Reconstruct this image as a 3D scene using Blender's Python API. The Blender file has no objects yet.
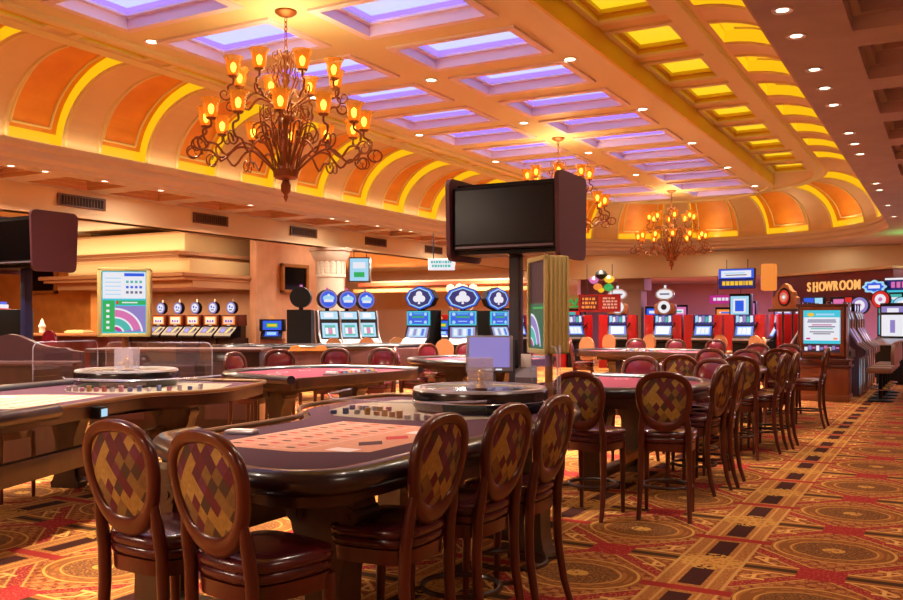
import bpy, bmesh, math, random
from mathutils import Vector, Matrix
random.seed(7)
PI = math.pi
SC = bpy.context.scene
COL = SC.collection
ORD = ['first','second','third','fourth','fifth','sixth','seventh','eighth','ninth','tenth','eleventh','twelfth','thirteenth','fourteenth','fifteenth','sixteenth','seventeenth','eighteenth','nineteenth','twentieth']

# ------------------------------------------------------------------ materials
def lin(c):
    return tuple(((v/255.0)/12.92 if v/255.0 <= .04045 else ((v/255.0+.055)/1.055)**2.4) for v in c)
def mat(name, c, rough=.5, metal=0., emit=0., coat=0., ecol=None, alpha=None, trans=0., spec=None):
    m = bpy.data.materials.new(name); m.use_nodes = True
    b = m.node_tree.nodes['Principled BSDF']
    b.inputs['Base Color'].default_value = (*lin(c), 1)
    b.inputs['Roughness'].default_value = rough
    b.inputs['Metallic'].default_value = metal
    if coat: b.inputs['Coat Weight'].default_value = coat; b.inputs['Coat Roughness'].default_value = .08
    if emit:
        b.inputs['Emission Color'].default_value = (*lin(ecol or c), 1)
        b.inputs['Emission Strength'].default_value = emit
    if trans: b.inputs['Transmission Weight'].default_value = trans
    if spec is not None: b.inputs['Specular IOR Level'].default_value = spec
    return m
def emis(name, c, s=1.0):
    m = mat(name, (20,20,20), .4, 0, s*(.72 if name.startswith('lit_') and 'letter' not in name else 1), ecol=c)
    return m

class E_:                                    # tiny node expression helper
    def __init__(s, nt, sock): s.nt, s.s = nt, sock
    def _m(s, op, *o, clamp=False):
        n = s.nt.nodes.new('ShaderNodeMath'); n.operation = op; n.use_clamp = clamp
        for i, v in enumerate((s,)+o):
            if isinstance(v, E_): s.nt.links.new(v.s, n.inputs[i])
            else: n.inputs[i].default_value = v
        return E_(s.nt, n.outputs[0])
    def __add__(s, o): return s._m('ADD', o)
    def __sub__(s, o): return s._m('SUBTRACT', o)
    def __mul__(s, o): return s._m('MULTIPLY', o)
    def lt(s, o): return s._m('LESS_THAN', o)
    def gt(s, o): return s._m('GREATER_THAN', o)
    def ab(s): return s._m('ABSOLUTE')
    def fl(s): return s._m('FLOOR')
    def fr(s): return s._m('FRACT')
    def mx(s, o): return s._m('MAXIMUM', o)
    def mn(s, o): return s._m('MINIMUM', o)
    def sq(s): return s._m('POWER', 2.0)
    def root(s): return s._m('SQRT')
    def sin(s): return s._m('SINE')
    def band(s, c, w): return (s-c).ab().lt(w)
def texco(nt, kind='Object'):
    n = nt.nodes.new('ShaderNodeTexCoord'); sp = nt.nodes.new('ShaderNodeSeparateXYZ')
    nt.links.new(n.outputs[kind], sp.inputs[0])
    return [E_(nt, sp.outputs[i]) for i in range(3)], n.outputs[kind]
def mixc(nt, fac, a, b):
    n = nt.nodes.new('ShaderNodeMix'); n.data_type = 'RGBA'
    nt.links.new(fac.s, n.inputs[0])
    for i, v in ((6,a),(7,b)):
        if isinstance(v, tuple): n.inputs[i].default_value = (*lin(v), 1)
        else: nt.links.new(v, n.inputs[i])
    return n.outputs[2]
def noise(nt, vec, scale, detail=3.):
    n = nt.nodes.new('ShaderNodeTexNoise'); n.inputs['Scale'].default_value = scale; n.inputs['Detail'].default_value = detail
    nt.links.new(vec, n.inputs['Vector']); return E_(nt, n.outputs['Fac'])
def speck(name, c1, c2, scale, rough=.6, stretch=None, coat=0., bump=0.):
    m = mat(name, c1, rough, coat=coat); nt = m.node_tree
    _, v = texco(nt)
    if stretch:
        mp = nt.nodes.new('ShaderNodeMapping'); mp.inputs['Scale'].default_value = stretch
        nt.links.new(v, mp.inputs[0]); v = mp.outputs[0]
    f = noise(nt, v, scale, 4.)
    f = ((f-.5)*2.6+.5)._m('ADD', 0., clamp=True)
    b = nt.nodes['Principled BSDF']
    nt.links.new(mixc(nt, f, c1, c2), b.inputs['Base Color'])
    if bump:
        bp = nt.nodes.new('ShaderNodeBump'); bp.inputs['Strength'].default_value = bump; bp.inputs['Distance'].default_value = .01
        nt.links.new(f.s, bp.inputs['Height']); nt.links.new(bp.outputs[0], b.inputs['Normal'])
    return m

def carpet_material():
    m = mat('carpet', (180,110,45), .95, spec=.1); nt = m.node_tree
    (x, y, z), vec = texco(nt)
    T = 1.28
    def cell(e, off): return ((e*(1/T)+off).fr()-.5)
    # junction of the dashed strips sits at world (-1.30, 5.68)
    px = cell(x, .5+1.30/T); py = cell(y, .5-5.68/T)
    ax, ay = px.ab(), py.ab()
    qx, qy = (ax-.5).ab(), (ay-.5).ab()           # distances to the medallion centre
    n1 = noise(nt, vec, 26, 2.); n2 = noise(nt, vec, 60, 2.)
    orn = ((px*75).sin()*(py*75).sin()).gt(.15)
    base = mixc(nt, n1.gt(.52), (158,92,42), (126,58,34))
    base = mixc(nt, orn*n2.gt(.42), base, (184,118,66))
    # medallion
    r = (qx.sq()+qy.sq()*1.35).root()
    base = mixc(nt, r.lt(.30), base, (138,82,38))
    base = mixc(nt, r.lt(.30)*((r*120).sin()*(px*60).sin()).gt(.25), base, (168,100,44))
    base = mixc(nt, r.band(.285,.007), base, (206,152,76))
    base = mixc(nt, r.band(.205,.005), base, (196,142,72))
    base = mixc(nt, r.lt(.19), base, (112,68,36))
    base = mixc(nt, r.lt(.19)*n2.gt(.56), base, (164,104,48))
    base = mixc(nt, r.lt(.055)*n1.gt(.42), base, (204,148,70))
    # diamond lattice of thin gold lines and red bands
    dm = ax+ay
    base = mixc(nt, dm.band(.5,.042), base, (144,42,40))
    base = mixc(nt, dm.band(.5,.042)*n2.gt(.55), base, (196,96,58))
    base = mixc(nt, dm.band(.445,.006), base, (206,150,80))
    base = mixc(nt, dm.band(.555,.006), base, (206,150,80))
    base = mixc(nt, dm.band(.36,.012)*ax.gt(.17), base, (222,160,86))
    # T shaped motifs
    base = mixc(nt, ay.band(.2,.010)*ax.band(.23,.05), base, (226,170,96))
    base = mixc(nt, ax.band(.23,.009)*ay.band(.16,.04), base, (226,170,96))
    # cross bars
    base = mixc(nt, ay.lt(.075)*ax.lt(.42), base, (152,90,42))
    base = mixc(nt, ay.band(.066,.008)*ax.lt(.42), base, (222,168,86))
    base = mixc(nt, ay.lt(.026)*ax.band(.27,.13), base, (70,44,24))
    # dashed strip
    strip = ax.lt(.155)
    base = mixc(nt, strip, base, (158,96,42))
    base = mixc(nt, strip*n2.gt(.52), base, (182,118,64))
    base = mixc(nt, ax.band(.148,.008), base, (200,146,80))
    base = mixc(nt, ax.band(.082,.007), base, (196,142,76))
    base = mixc(nt, ax.lt(.052)*ay.band(.262,.168), base, (66,30,24))
    base = mixc(nt, ax.lt(.2)*ay.gt(.465), base, (156,44,38))
    fl = (px.sq()+py.sq()).root()
    base = mixc(nt, fl.lt(.15)*n1.gt(.47), base, (196,140,66))
    # red nodes
    rd = qx.mx(ay)
    base = mixc(nt, rd.lt(.105), base, (158,40,40))
    base = mixc(nt, rd.lt(.105)*n2.gt(.6), base, (200,92,64))
    b = nt.nodes['Principled BSDF']
    nt.links.new(base, b.inputs['Base Color'])
    bp = nt.nodes.new('ShaderNodeBump'); bp.inputs['Strength'].default_value = .25; bp.inputs['Distance'].default_value = .01
    nt.links.new(noise(nt, vec, 220, 2.).s, bp.inputs['Height']); nt.links.new(bp.outputs[0], b.inputs['Normal'])
    return m

def harlequin():
    m = mat('harlequin_fabric', (150,110,60), .8); nt = m.node_tree
    (x, y, z), vec = texco(nt)
    a = (x*18.0+z*13.5).fl(); b_ = (x*18.0-z*13.5).fl()
    cb = nt.nodes.new('ShaderNodeCombineXYZ'); nt.links.new(a.s, cb.inputs[0]); nt.links.new(b_.s, cb.inputs[1])
    wn = nt.nodes.new('ShaderNodeTexWhiteNoise'); wn.noise_dimensions = '2D'; nt.links.new(cb.outputs[0], wn.inputs['Vector'])
    rp = nt.nodes.new('ShaderNodeValToRGB'); rp.color_ramp.interpolation = 'CONSTANT'
    cols = [(172,134,56),(104,34,40),(138,106,48),(78,56,34),(180,144,70),(112,48,66),(128,96,46),(92,36,44)]
    el = rp.color_ramp.elements
    while len(el) < len(cols): el.new(.5)
    for i, c in enumerate(cols): el[i].position = i/len(cols); el[i].color = (*lin(c), 1)
    nt.links.new(wn.outputs['Value'], rp.inputs[0])
    f = noise(nt, vec, 55)
    c2 = mixc(nt, (f-.35)._m('MULTIPLY', .9, clamp=True), rp.outputs[0], (70,44,26))
    nt.links.new(c2, nt.nodes['Principled BSDF'].inputs['Base Color'])
    return m

def glass_mat(name, tint=(225,230,238), mix=.86, rough=.03):
    # clear acrylic sheet: mostly transparent with a glossy surface
    m = bpy.data.materials.new(name); m.use_nodes = True; nt = m.node_tree
    b = nt.nodes['Principled BSDF']; out = nt.nodes['Material Output']
    nt.nodes.remove(b); b = nt.nodes.new('ShaderNodeBsdfGlossy' if mix > .9 else 'ShaderNodeBsdfPrincipled')
    b.inputs[0].default_value = (*lin(tint), 1); b.inputs['Roughness'].default_value = rough
    tr = nt.nodes.new('ShaderNodeBsdfTransparent'); ms = nt.nodes.new('ShaderNodeMixShader'); ms.inputs[0].default_value = mix
    nt.links.new(b.outputs[0], ms.inputs[1]); nt.links.new(tr.outputs[0], ms.inputs[2]); nt.links.new(ms.outputs[0], out.inputs['Surface'])
    return m

M = {}
M['carpet'] = carpet_material()
M['peach'] = mat('peach_plaster', (226,220,176), .55)
M['band'] = mat('orange_band_paint', (224,204,146), .55)
M['rib'] = mat('rose_rib_paint', (218,190,146), .5)
M['rose'] = mat('rose_cornice_paint', (214,200,182), .5)
M['soffit'] = speck('rose_soffit_plaster', (206,202,210), (192,186,194), 3., .6)
M['stepface'] = mat('ochre_step_paint', (220,190,70), .5)
M['orange'] = speck('orange_cove_paint', (226,148,46), (214,130,36), 2.5, .55)
M['coffer_in'] = mat('tan_coffer_paint', (206,168,138), .55)
M['coffer_blue'] = mat('grey_coffer_moulding', (206,192,204), .5)
M['white_paint'] = mat('pale_reveal_paint', (236,224,244), .5)
M['yglow'] = emis('yellow_painted_glow', (255,186,16), .86)  # glow put into the recess faces for the light of hidden neon
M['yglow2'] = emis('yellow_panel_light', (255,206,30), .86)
M['vglow'] = emis('violet_tint_strip', (124,92,255), 2.0)  # added strip, not a known fitting, turns the coffer reveals violet
M['panel_glow'] = emis('lavender_panel_light', (198,206,255), .92)
M['lamp'] = emis('warm_lamp_disc', (255,232,200), 7.)
M['wall'] = speck('salmon_wall_plaster', (230,180,144), (218,164,128), 3., .7)
M['wall_or'] = speck('orange_wall_plaster', (222,152,74), (204,134,62), 3., .7)
M['cream'] = mat('cream_bulkhead_paint', (236,216,178), .6)
M['cream2'] = mat('cream_hood_paint', (240,216,160), .6)
M['taupe'] = mat('taupe_shelf_paint', (200,152,112), .6)
M['maroonwall'] = speck('maroon_panel', (112,28,58), (96,22,50), 2., .4)
M['farwall'] = mat('mauve_far_wall', (206,160,160), .7)
M['farceil'] = mat('dusky_far_ceiling', (190,170,180), .7)
M['vent'] = mat('dark_vent_slats', (96,62,44), .5)
M['vent_bk'] = mat('vent_recess', (40,24,18), .8)
M['wood_red'] = speck('red_mahogany', (98,36,22), (72,24,15), 6., .28, (1,1,.18), coat=.35)
M['wood_dk'] = speck('dark_walnut', (66,34,20), (44,22,14), 6., .35, (1,1,.2), coat=.2)
M['wood_ol'] = speck('olive_oak_burl', (80,56,32), (50,34,20), 7., .4, (1,1,.35), coat=.2)
M['wood_gold'] = speck('golden_oak', (178,120,58), (150,94,42), 6., .4, (1,.2,1))
M['wood_br'] = speck('brown_cherry', (150,84,46), (126,66,34), 5., .4, (1,1,.2))
M['burg'] = speck('burgundy_leather', (84,22,30), (66,16,24), 9., .26, coat=.5)
M['burg2'] = speck('crimson_vinyl', (112,24,42), (94,18,34), 9., .22, coat=.6)
M['harl'] = harlequin()
M['pad'] = mat('black_padded_leather', (20,14,24), .3, coat=.6)
M['felt'] = speck('burgundy_felt', (70,20,46), (60,16,40), 60., .9)
M['felt_rose'] = speck('rose_felt', (132,38,66), (118,32,58), 60., .9)
M['lay'] = speck('peach_layout_print', (214,150,124), (202,136,112), 30., .85)
M['lay_r'] = mat('red_layout_print', (196,52,56), .85)
M['lay_k'] = mat('dark_layout_print', (72,32,44), .85)
M['lay_g'] = mat('green_layout_print', (60,120,70), .85)
M['well'] = mat('pale_chip_well', (128,116,96), .5)
M['wood_plum'] = speck('plum_brown_wood', (92,58,58), (74,44,44), 5., .4, (1,1,.2))
M['lip'] = mat('bronze_lip', (120,88,60), .35, .5)
M['chrome'] = mat('polished_chrome', (220,220,230), .15, 1.)
M['silver'] = mat('satin_silver', (196,196,206), .3, .85)
M['brass'] = mat('brass', (214,168,88), .25, 1.)
M['bronze'] = mat('antique_bronze', (138,84,42), .42, .55)
M['black'] = mat('black_lacquer', (14,13,16), .18, coat=.5)
M['blackm'] = mat('black_matt', (8,7,9), .5, spec=.25)
M['screen_off'] = mat('dark_screen', (7,6,8), .22, spec=.25)
M['maroonbox'] = mat('maroon_housing', (84,42,52), .5)
M['navy'] = mat('navy_post', (34,34,74), .4)
M['steel_dk'] = mat('dark_post', (40,38,50), .4)
M['olive'] = mat('olive_cream_frame', (196,178,112), .45)
M['acryl'] = glass_mat('clear_acrylic', (240,236,255), .93)
M['acryl_e'] = glass_mat('acrylic_edge', (220,214,236), .68)
M['acryl_b'] = glass_mat('frosted_acrylic_box', (236,224,240), .72)
M['red'] = mat('red_laminate', (156,14,18), .3, coat=.3)
M['tan'] = mat('tan_vinyl', (164,110,70), .45)
M['beige'] = mat('beige_vinyl', (128,90,70), .45)
M['white'] = mat('white_plastic', (236,230,228), .4)
M['pinkw'] = mat('pale_print', (240,214,214), .6)
M['greybox'] = mat('grey_plastic', (110,100,110), .5)
M['e_white'] = emis('lit_white', (246,246,255), 1.0)
M['e_ice'] = emis('lit_ice_blue', (170,226,255), 1.0)
M['e_cyan'] = emis('lit_cyan', (60,206,230), 1.0)
M['e_teal'] = emis('lit_teal', (70,200,190), .9)
M['e_blue'] = emis('lit_blue', (34,96,240), 1.0)
M['e_navy'] = emis('lit_navy', (26,40,130), .8)
M['e_green'] = emis('lit_green', (24,190,96), .9)
M['e_dgreen'] = emis('lit_dark_green', (20,110,84), .8)
M['e_pink'] = emis('lit_pink', (236,120,190), .9)
M['e_mag'] = emis('lit_magenta', (206,40,150), .9)
M['e_lav'] = emis('lit_lavender', (168,150,232), .75)
M['e_yel'] = emis('lit_yellow', (255,206,40), 1.0)
M['e_or'] = emis('lit_orange', (255,146,60), 1.0)
M['e_letter'] = emis('lit_letter_orange', (250,176,96), .9)
M['e_red'] = emis('lit_red', (235,40,40), .9)
M['e_grey'] = emis('lit_grey', (120,120,150), .7)
M['e_plum'] = emis('lit_plum', (70,46,64), .6)
M['e_bulb'] = emis('warm_bulb', (255,226,150), 9.)
M['chip_r'] = mat('red_chip', (136,40,48), .5)
M['chip_b'] = mat('blue_chip', (72,84,132), .5)
M['chip_w'] = mat('white_chip', (176,160,166), .5)
M['chip_o'] = mat('amber_chip', (160,112,56), .5)
M['chip_p'] = mat('pink_chip', (170,100,122), .5)
def amber_glass():
    m = mat('amber_shade_glass', (206,126,34), .2, 0, .42, ecol=(255,172,52)); nt = m.node_tree
    b = nt.nodes['Principled BSDF']
    tr = nt.nodes.new('ShaderNodeBsdfTransparent'); tr.inputs[0].default_value = (*lin((255,190,90)), 1)
    ms = nt.nodes.new('ShaderNodeMixShader'); ms.inputs[0].default_value = .58
    nt.links.new(b.outputs[0], ms.inputs[1]); nt.links.new(tr.outputs[0], ms.inputs[2])
    nt.links.new(ms.outputs[0], nt.nodes['Material Output'].inputs['Surface'])
    return m
M['amber'] = amber_glass()

# ------------------------------------------------------------------ mesh helper
class MB:
    def __init__(s): s.v, s.f, s.k, s.mats = [], [], [], []
    def mi(s, m):
        if m is None: return 0
        if m not in s.mats: s.mats.append(m)
        return s.mats.index(m)
    def add(s, vs, fs, m=None, T=None):
        n = len(s.v); k = s.mi(m)
        for p in vs:
            p = Vector(p); s.v.append(tuple(T @ p) if T else tuple(p))
        for f in fs: s.f.append([n+i for i in f]); s.k.append(k)
        return s
    def box(s, x0, x1, y0, y1, z0, z1, m=None, T=None, b=0.):
        if b:
            b = min(b, .49*min(x1-x0, y1-y0, z1-z0))
            bm = bmesh.new(); bmesh.ops.create_cube(bm, size=1.)
            for v in bm.verts: v.co = Vector(((x0+x1)/2+v.co.x*(x1-x0), (y0+y1)/2+v.co.y*(y1-y0), (z0+z1)/2+v.co.z*(z1-z0)))
            bmesh.ops.bevel(bm, geom=bm.edges[:], offset=b, segments=2, affect='EDGES', profile=.6)
            bm.verts.index_update()
            s.add([v.co.copy() for v in bm.verts], [[v.index for v in f.verts] for f in bm.faces], m, T); bm.free()
            return s
        vs = [(x,y,z) for z in (z0,z1) for y in (y0,y1) for x in (x0,x1)]
        return s.add(vs, [(0,2,3,1),(4,5,7,6),(0,1,5,4),(2,6,7,3),(0,4,6,2),(1,3,7,5)], m, T)
    def quad(s, a, b, c, d, m=None, T=None): return s.add([a,b,c,d], [(0,1,2,3)], m, T)
    def cyl(s, p0, p1, r0, r1=None, n=14, m=None, T=None, caps=True):
        r1 = r0 if r1 is None else r1
        return s.tube([p0,p1], [r0,r1], n, m, T, caps)
    def tube(s, pts, r, n=8, m=None, T=None, caps=True, closed=False, sy=1.):
        pts = [Vector(p) for p in pts]; N = len(pts)
        rs = r if isinstance(r, (list,tuple)) else [r]*N
        vs, fs = [], []; up = None
        for i, p in enumerate(pts):
            if closed: t = pts[(i+1)%N]-pts[i-1]
            else: t = pts[min(i+1,N-1)]-pts[max(i-1,0)]
            t.normalize()
            if up is None:
                up = Vector((0,0,1)) if abs(t.z) < .9 else Vector((0,1,0))
            a = up - t*up.dot(t)
            if a.length < 1e-5: a = t.orthogonal()
            a.normalize(); b = t.cross(a); up = a
            for j in range(n):
                w = 2*PI*j/n
                vs.append(p + a*(rs[i]*sy*math.cos(w)) + b*(rs[i]*math.sin(w)))
        for i in range(N if closed else N-1):
            i2 = (i+1)%N
            for j in range(n):
                j2 = (j+1)%n
                fs.append((i*n+j, i*n+j2, i2*n+j2, i2*n+j))
        if caps and not closed:
            fs.append(tuple(range(n))[::-1]); fs.append(tuple((N-1)*n+j for j in range(n)))
        return s.add(vs, fs, m, T)
    def lathe(s, prof, n=24, c=(0,0,0), m=None, T=None, flute=0., fn=0):
        vs, fs = [], []
        for (r, z) in prof:
            for j in range(n):
                w = 2*PI*j/n; rr = r*(1+flute*math.cos(fn*w)) if flute else r
                vs.append((c[0]+rr*math.cos(w), c[1]+rr*math.sin(w), c[2]+z))
        for i in range(len(prof)-1):
            for j in range(n):
                j2 = (j+1)%n
                fs.append((i*n+j, i*n+j2, (i+1)*n+j2, (i+1)*n+j))
        if prof[0][0] > 1e-6: fs.append(tuple(range(n))[::-1])
        if prof[-1][0] > 1e-6: fs.append(tuple((len(prof)-1)*n+j for j in range(n)))
        return s.add(vs, fs, m, T)
    def open_lathe(s, prof, n=24, c=(0,0,0), m=None, T=None, flute=0., fn=0):
        k = len(s.f); s.lathe(prof, n, c, m, T, flute, fn)
        drop = (1 if prof[0][0] > 1e-6 else 0)+(1 if prof[-1][0] > 1e-6 else 0)
        if drop: del s.f[-drop:]; del s.k[-drop:]
        return s
    def prism(s, out, z0, z1, m=None, T=None, axis='z'):
        n = len(out)
        if axis == 'z': vs = [(x,y,z0) for x,y in out]+[(x,y,z1) for x,y in out]
        elif axis == 'y': vs = [(x,z0,y) for x,y in out]+[(x,z1,y) for x,y in out]
        else: vs = [(z0,x,y) for x,y in out]+[(z1,x,y) for x,y in out]
        fs = [tuple(range(n))[::-1], tuple(range(n,2*n))]+[(i,(i+1)%n,n+(i+1)%n,n+i) for i in range(n)]
        return s.add(vs, fs, m, T)
    def build(s, name, m=None, parent=None, sharp=38, weld=False):
        me = bpy.data.meshes.new(name)
        bm = bmesh.new()
        vs = [bm.verts.new(v) for v in s.v]
        for f, k in zip(s.f, s.k):
            try: bf = bm.faces.new([vs[i] for i in f]); bf.material_index = k; bf.smooth = True
            except ValueError: pass
        if weld: bmesh.ops.remove_doubles(bm, verts=bm.verts[:], dist=1e-4)
        bmesh.ops.recalc_face_normals(bm, faces=bm.faces[:])
        lim = math.radians(sharp)
        for e in bm.edges:
            if len(e.link_faces) == 2 and e.calc_face_angle(0) > lim: e.smooth = False
        bm.to_mesh(me); bm.free()
        if s.mats:
            for q in s.mats: me.materials.append(q)
        else: me.materials.append(m)
        o = bpy.data.objects.new(name, me); COL.objects.link(o)
        if parent: o.parent = parent
        return o
def tag(o, label, cat, group=None):
    o['label'] = label; o['category'] = cat
    if group: o['group'] = group
    return o
def thing(name, label, cat, loc=(0,0,0), rz=0., group=None):
    o = bpy.data.objects.new(name, None); COL.objects.link(o)
    o.empty_display_size = .1
    o.location = loc; o.rotation_euler = (0,0,rz)
    return tag(o, label, cat, group)
def struct(name, mb, m=None, sharp=38, weld=False, parent=None):
    o = mb.build(name, m, parent, sharp, weld); o['kind'] = 'structure'; return o
def kids(o): return [c for c in bpy.data.objects if c.parent == o]
def dup(root, loc, rz, label, group=None, cat=None):
    r = root.copy(); COL.objects.link(r); r.location = loc; r.rotation_euler = (0,0,rz)
    r['label'] = label
    if cat: r['category'] = cat
    if group: r['group'] = group
    elif 'group' in r: pass
    for ch in kids(root):
        c = ch.copy(); COL.objects.link(c); c.parent = r
        for g in kids(ch):
            d = g.copy(); COL.objects.link(d); d.parent = c
    return r
def ang(dx, dy): return math.atan2(-dx, dy)          # yaw that turns local +Y to (dx,dy)
def TR(x, y, z, rz=0., rx=0.):
    return Matrix.Translation((x,y,z)) @ Matrix.Rotation(rz, 4, 'Z') @ Matrix.Rotation(rx, 4, 'X')
def light(name, kind, loc, power, col, size=.2, parent=None, rot=None, spread=None, sy=None):
    l = bpy.data.lights.new(name, kind); l.energy = power; l.color = lin(col)
    if kind == 'AREA':
        l.shape = 'DISK' if sy is None else 'RECTANGLE'; l.size = size
        if sy: l.size_y = sy
        if spread: l.spread = spread
    else: l.shadow_soft_size = size
    o = bpy.data.objects.new(name, l); COL.objects.link(o); o.location = loc
    if rot: o.rotation_euler = rot
    if parent: o.parent = parent
    return o
# ------------------------------------------------------------------ camera
TH = math.atan(498.5/900)
cam = bpy.data.cameras.new('camera'); co = bpy.data.objects.new('camera', cam); COL.objects.link(co)
cam.sensor_width = 36; cam.lens = 36*900/903; cam.shift_y = (320-300)/903.0
cam.clip_start = .05; cam.clip_end = 200
co.location = (0,0,1.5); co.rotation_euler = (PI/2, 0, TH)
SC.camera = co
SC.view_settings.view_transform = 'Standard'; SC.view_settings.look = 'None'
SC.view_settings.gamma = 1; SC.view_settings.use_curve_mapping = False
SC.view_settings.exposure = EXPO = 0.27
SC.cycles.use_denoising = True
SC.cycles.max_bounces = 7; SC.cycles.diffuse_bounces = 4; SC.cycles.glossy_bounces = 3; SC.cycles.transparent_max_bounces = 12
SC.cycles.sample_clamp_indirect = 4.0; SC.cycles.caustics_reflective = False; SC.cycles.caustics_refractive = False
w = bpy.data.worlds.new('world'); SC.world = w; w.use_nodes = True
w.node_tree.nodes['Background'].inputs[0].default_value = (*lin((255,214,180)), 1)
w.node_tree.nodes['Background'].inputs[1].default_value = .55

# ------------------------------------------------------------------ the tray ceiling
X0, YC = -6.85, 25.0
RI, RO = 2.7, 5.5
ZF, ZA, ZC, ZS = 5.15, 5.40, 4.22, 3.87
Y0 = 2.5
ROWS = [9.51+1.7*k for k in range(-3, 11)]             # far edges of the coffer rows
def pos(side, t, r):                                   # side 'R','L': t = world Y; 'A': t = angle
    if side == 'R': return (X0+r, t)
    if side == 'L': return (X0-r, t)
    return (X0+r*math.cos(t), YC+r*math.sin(t))
fl = struct('floor', MB().quad((-32,-7,0),(5,-7,0),(5,46,0),(-32,46,0)), M['carpet'])

def holed(mb, xs, ys, holes, z):
    for i in range(len(xs)-1):
        for j in range(len(ys)-1):
            cx, cy = (xs[i]+xs[i+1])/2, (ys[j]+ys[j+1])/2
            if any(a < cx < b and c < cy < d for a,b,c,d in holes): continue
            mb.quad((xs[i],ys[j],z),(xs[i],ys[j+1],z),(xs[i+1],ys[j+1],z),(xs[i+1],ys[j],z))
# central flat with two columns of light coffers
colL, colR = (X0-2.12, X0-.44), (X0+.36, X0+2.02)
holes = [(a,b,yf-.99,yf+.05) for yf in ROWS for a,b in (colL,colR)]
mb = MB()
xs = sorted({X0-RI, X0+RI, *colL, *colR})
ys = sorted({Y0, YC, *[h[2] for h in holes if h[3] < YC], *[h[3] for h in holes if h[3] < YC]})
holed(mb, xs, ys, holes, ZF)
lasth = [h for h in holes if h[3] > YC]
ax_ = sorted({*xs, *[X0-RI+RI*2*i/28 for i in range(29)]})
arc = lambda x: YC+math.sqrt(max(0, RI*RI-(x-X0)**2))
for a, b in zip(ax_[:-1], ax_[1:]):
    if b-a < 1e-4: continue
    c = (a+b)/2; hh = [h for h in lasth if h[0] < c < h[1]]
    if hh:
        mb.quad((a,YC,ZF),(a,hh[0][2],ZF),(b,hh[0][2],ZF),(b,YC,ZF))
        mb.quad((a,hh[0][3],ZF),(a,arc(a),ZF),(b,arc(b),ZF),(b,hh[0][3],ZF))
    else: mb.quad((a,YC,ZF),(a,arc(a),ZF),(b,arc(b),ZF),(b,YC,ZF))
struct('ceiling', mb, M['peach'])
# step face around the central slab
def ring_sweep(prof, m, name, nA=48, yend=Y0):
    mb = MB(); st = [('R',yend),('R',YC)]+[('A',PI*i/nA) for i in range(1,nA)]+[('L',YC),('L',yend)]
    n = len(prof)
    vs = [(*pos(sd,t,r),z) for sd,t in st for r,z in prof]
    fs = [(i*n+j, i*n+j+1, (i+1)*n+j+1, (i+1)*n+j) for i in range(len(st)-1) for j in range(n-1)]
    mb.add(vs, fs); return struct(name, mb, m)
ring_sweep([(RI-.001,ZF-.06),(RI+.05,ZF-.06),(RI+.05,ZA+.02)], M['stepface'], 'ceiling_step')
ring_sweep([(RI-.12,ZF),(RI-.12,ZF-.05),(RI-.001,ZF-.06)], M['peach'], 'trim_1')
# inner coffer ring (flat) : straight sides get coffers, the apse is plain
mb = MB()
ra, rb, rc = RI+.14, RI+.92, RO-1.45
for sd in 'RL':
    for j, yf in enumerate(ROWS):
        if yf > YC: continue
        y_a, y_b = yf-1.18, yf-.04
        yprev = Y0 if j == 0 else ROWS[j-1]-.04
        sgn = 1 if sd == 'R' else -1
        def q(r0,r1,ya,yb): mb.quad((X0+sgn*r0,ya,ZA),(X0+sgn*r0,yb,ZA),(X0+sgn*r1,yb,ZA),(X0+sgn*r1,ya,ZA))
        q(RI,rc,yprev,y_a); q(RI,ra,y_a,y_b); q(rb,rc,y_a,y_b); last = y_b
    q(RI,rc,last,YC)
nA = 48
for i in range(nA):
    a, b = PI*i/nA, PI*(i+1)/nA
    mb.quad((*pos('A',a,RI),ZA),(*pos('A',a,rc),ZA),(*pos('A',b,rc),ZA),(*pos('A',b,RI),ZA))
struct('ceiling_ring', mb, M['band'])
# band mouldings between the coffers and the arches
ring_sweep([(rb+.08,ZA),(rb+.10,ZA-.05),(rb+.34,ZA-.05),(rb+.36,ZA)], M['peach'], 'trim_2')

# quarter-round cove with arched lit recesses
def cov(a, off=0.): return (rc+(1.45+off)*math.cos(a), ZC+(1.18+off)*math.sin(a))
A0, A1, NA_ = .035, 1.555, 12
av = [0.]+[A0+(A1-A0)*i/NA_ for i in range(NA_+1)]+[PI/2]
wins = []
for sd in 'RL':
    for j, yf in enumerate(ROWS):
        if yf < YC-.2: wins.append((sd, yf-.93, yf, j))
NAP = 7
for i in range(NAP):
    c = PI*(i+.5)/NAP; wins.append(('A', c-.135, c+.135, i))
mb = MB()
def stations(sd):
    w_ = sorted([(a,b) for s,a,b,_ in wins if s == sd])
    lo, hi = (0, PI) if sd == 'A' else (Y0, YC)
    cur = lo; out = []
    for a, b in w_:
        out.append((cur,a,False)); out.append((a,b,True)); cur = b
    out.append((cur,hi,False)); return out
def sub(a, b, sd):
    n = max(1, int((b-a)/.07)) if sd == 'A' else 1
    return [(a+(b-a)*i/n, a+(b-a)*(i+1)/n) for i in range(n)]
def P3(sd, t, a, off=0.):
    r, z = cov(a, off); return (*pos(sd,t,r), z)
for sd in 'RLA':
    for a, b, win in stations(sd):
        for ta, tb in sub(a, b, sd):
            for k in range(len(av)-1):
                if win and A0-1e-6 <= av[k] and av[k+1] <= A1+1e-6: continue
                mb.quad(P3(sd,ta,av[k]),P3(sd,ta,av[k+1]),P3(sd,tb,av[k+1]),P3(sd,tb,av[k]))
struct('ceiling_cove', mb, M['rib'])
def win_label(sd, j):
    if sd == 'R': return 'yellow lit arched recess in the right cove, %s from the near end' % ORD[j]
    if sd == 'L': return 'orange arched recess with yellow light in the left cove, %s from the near end' % ORD[j]
    return 'orange arched recess in the rounded far end of the cove, %s from the right' % ORD[j]
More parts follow.
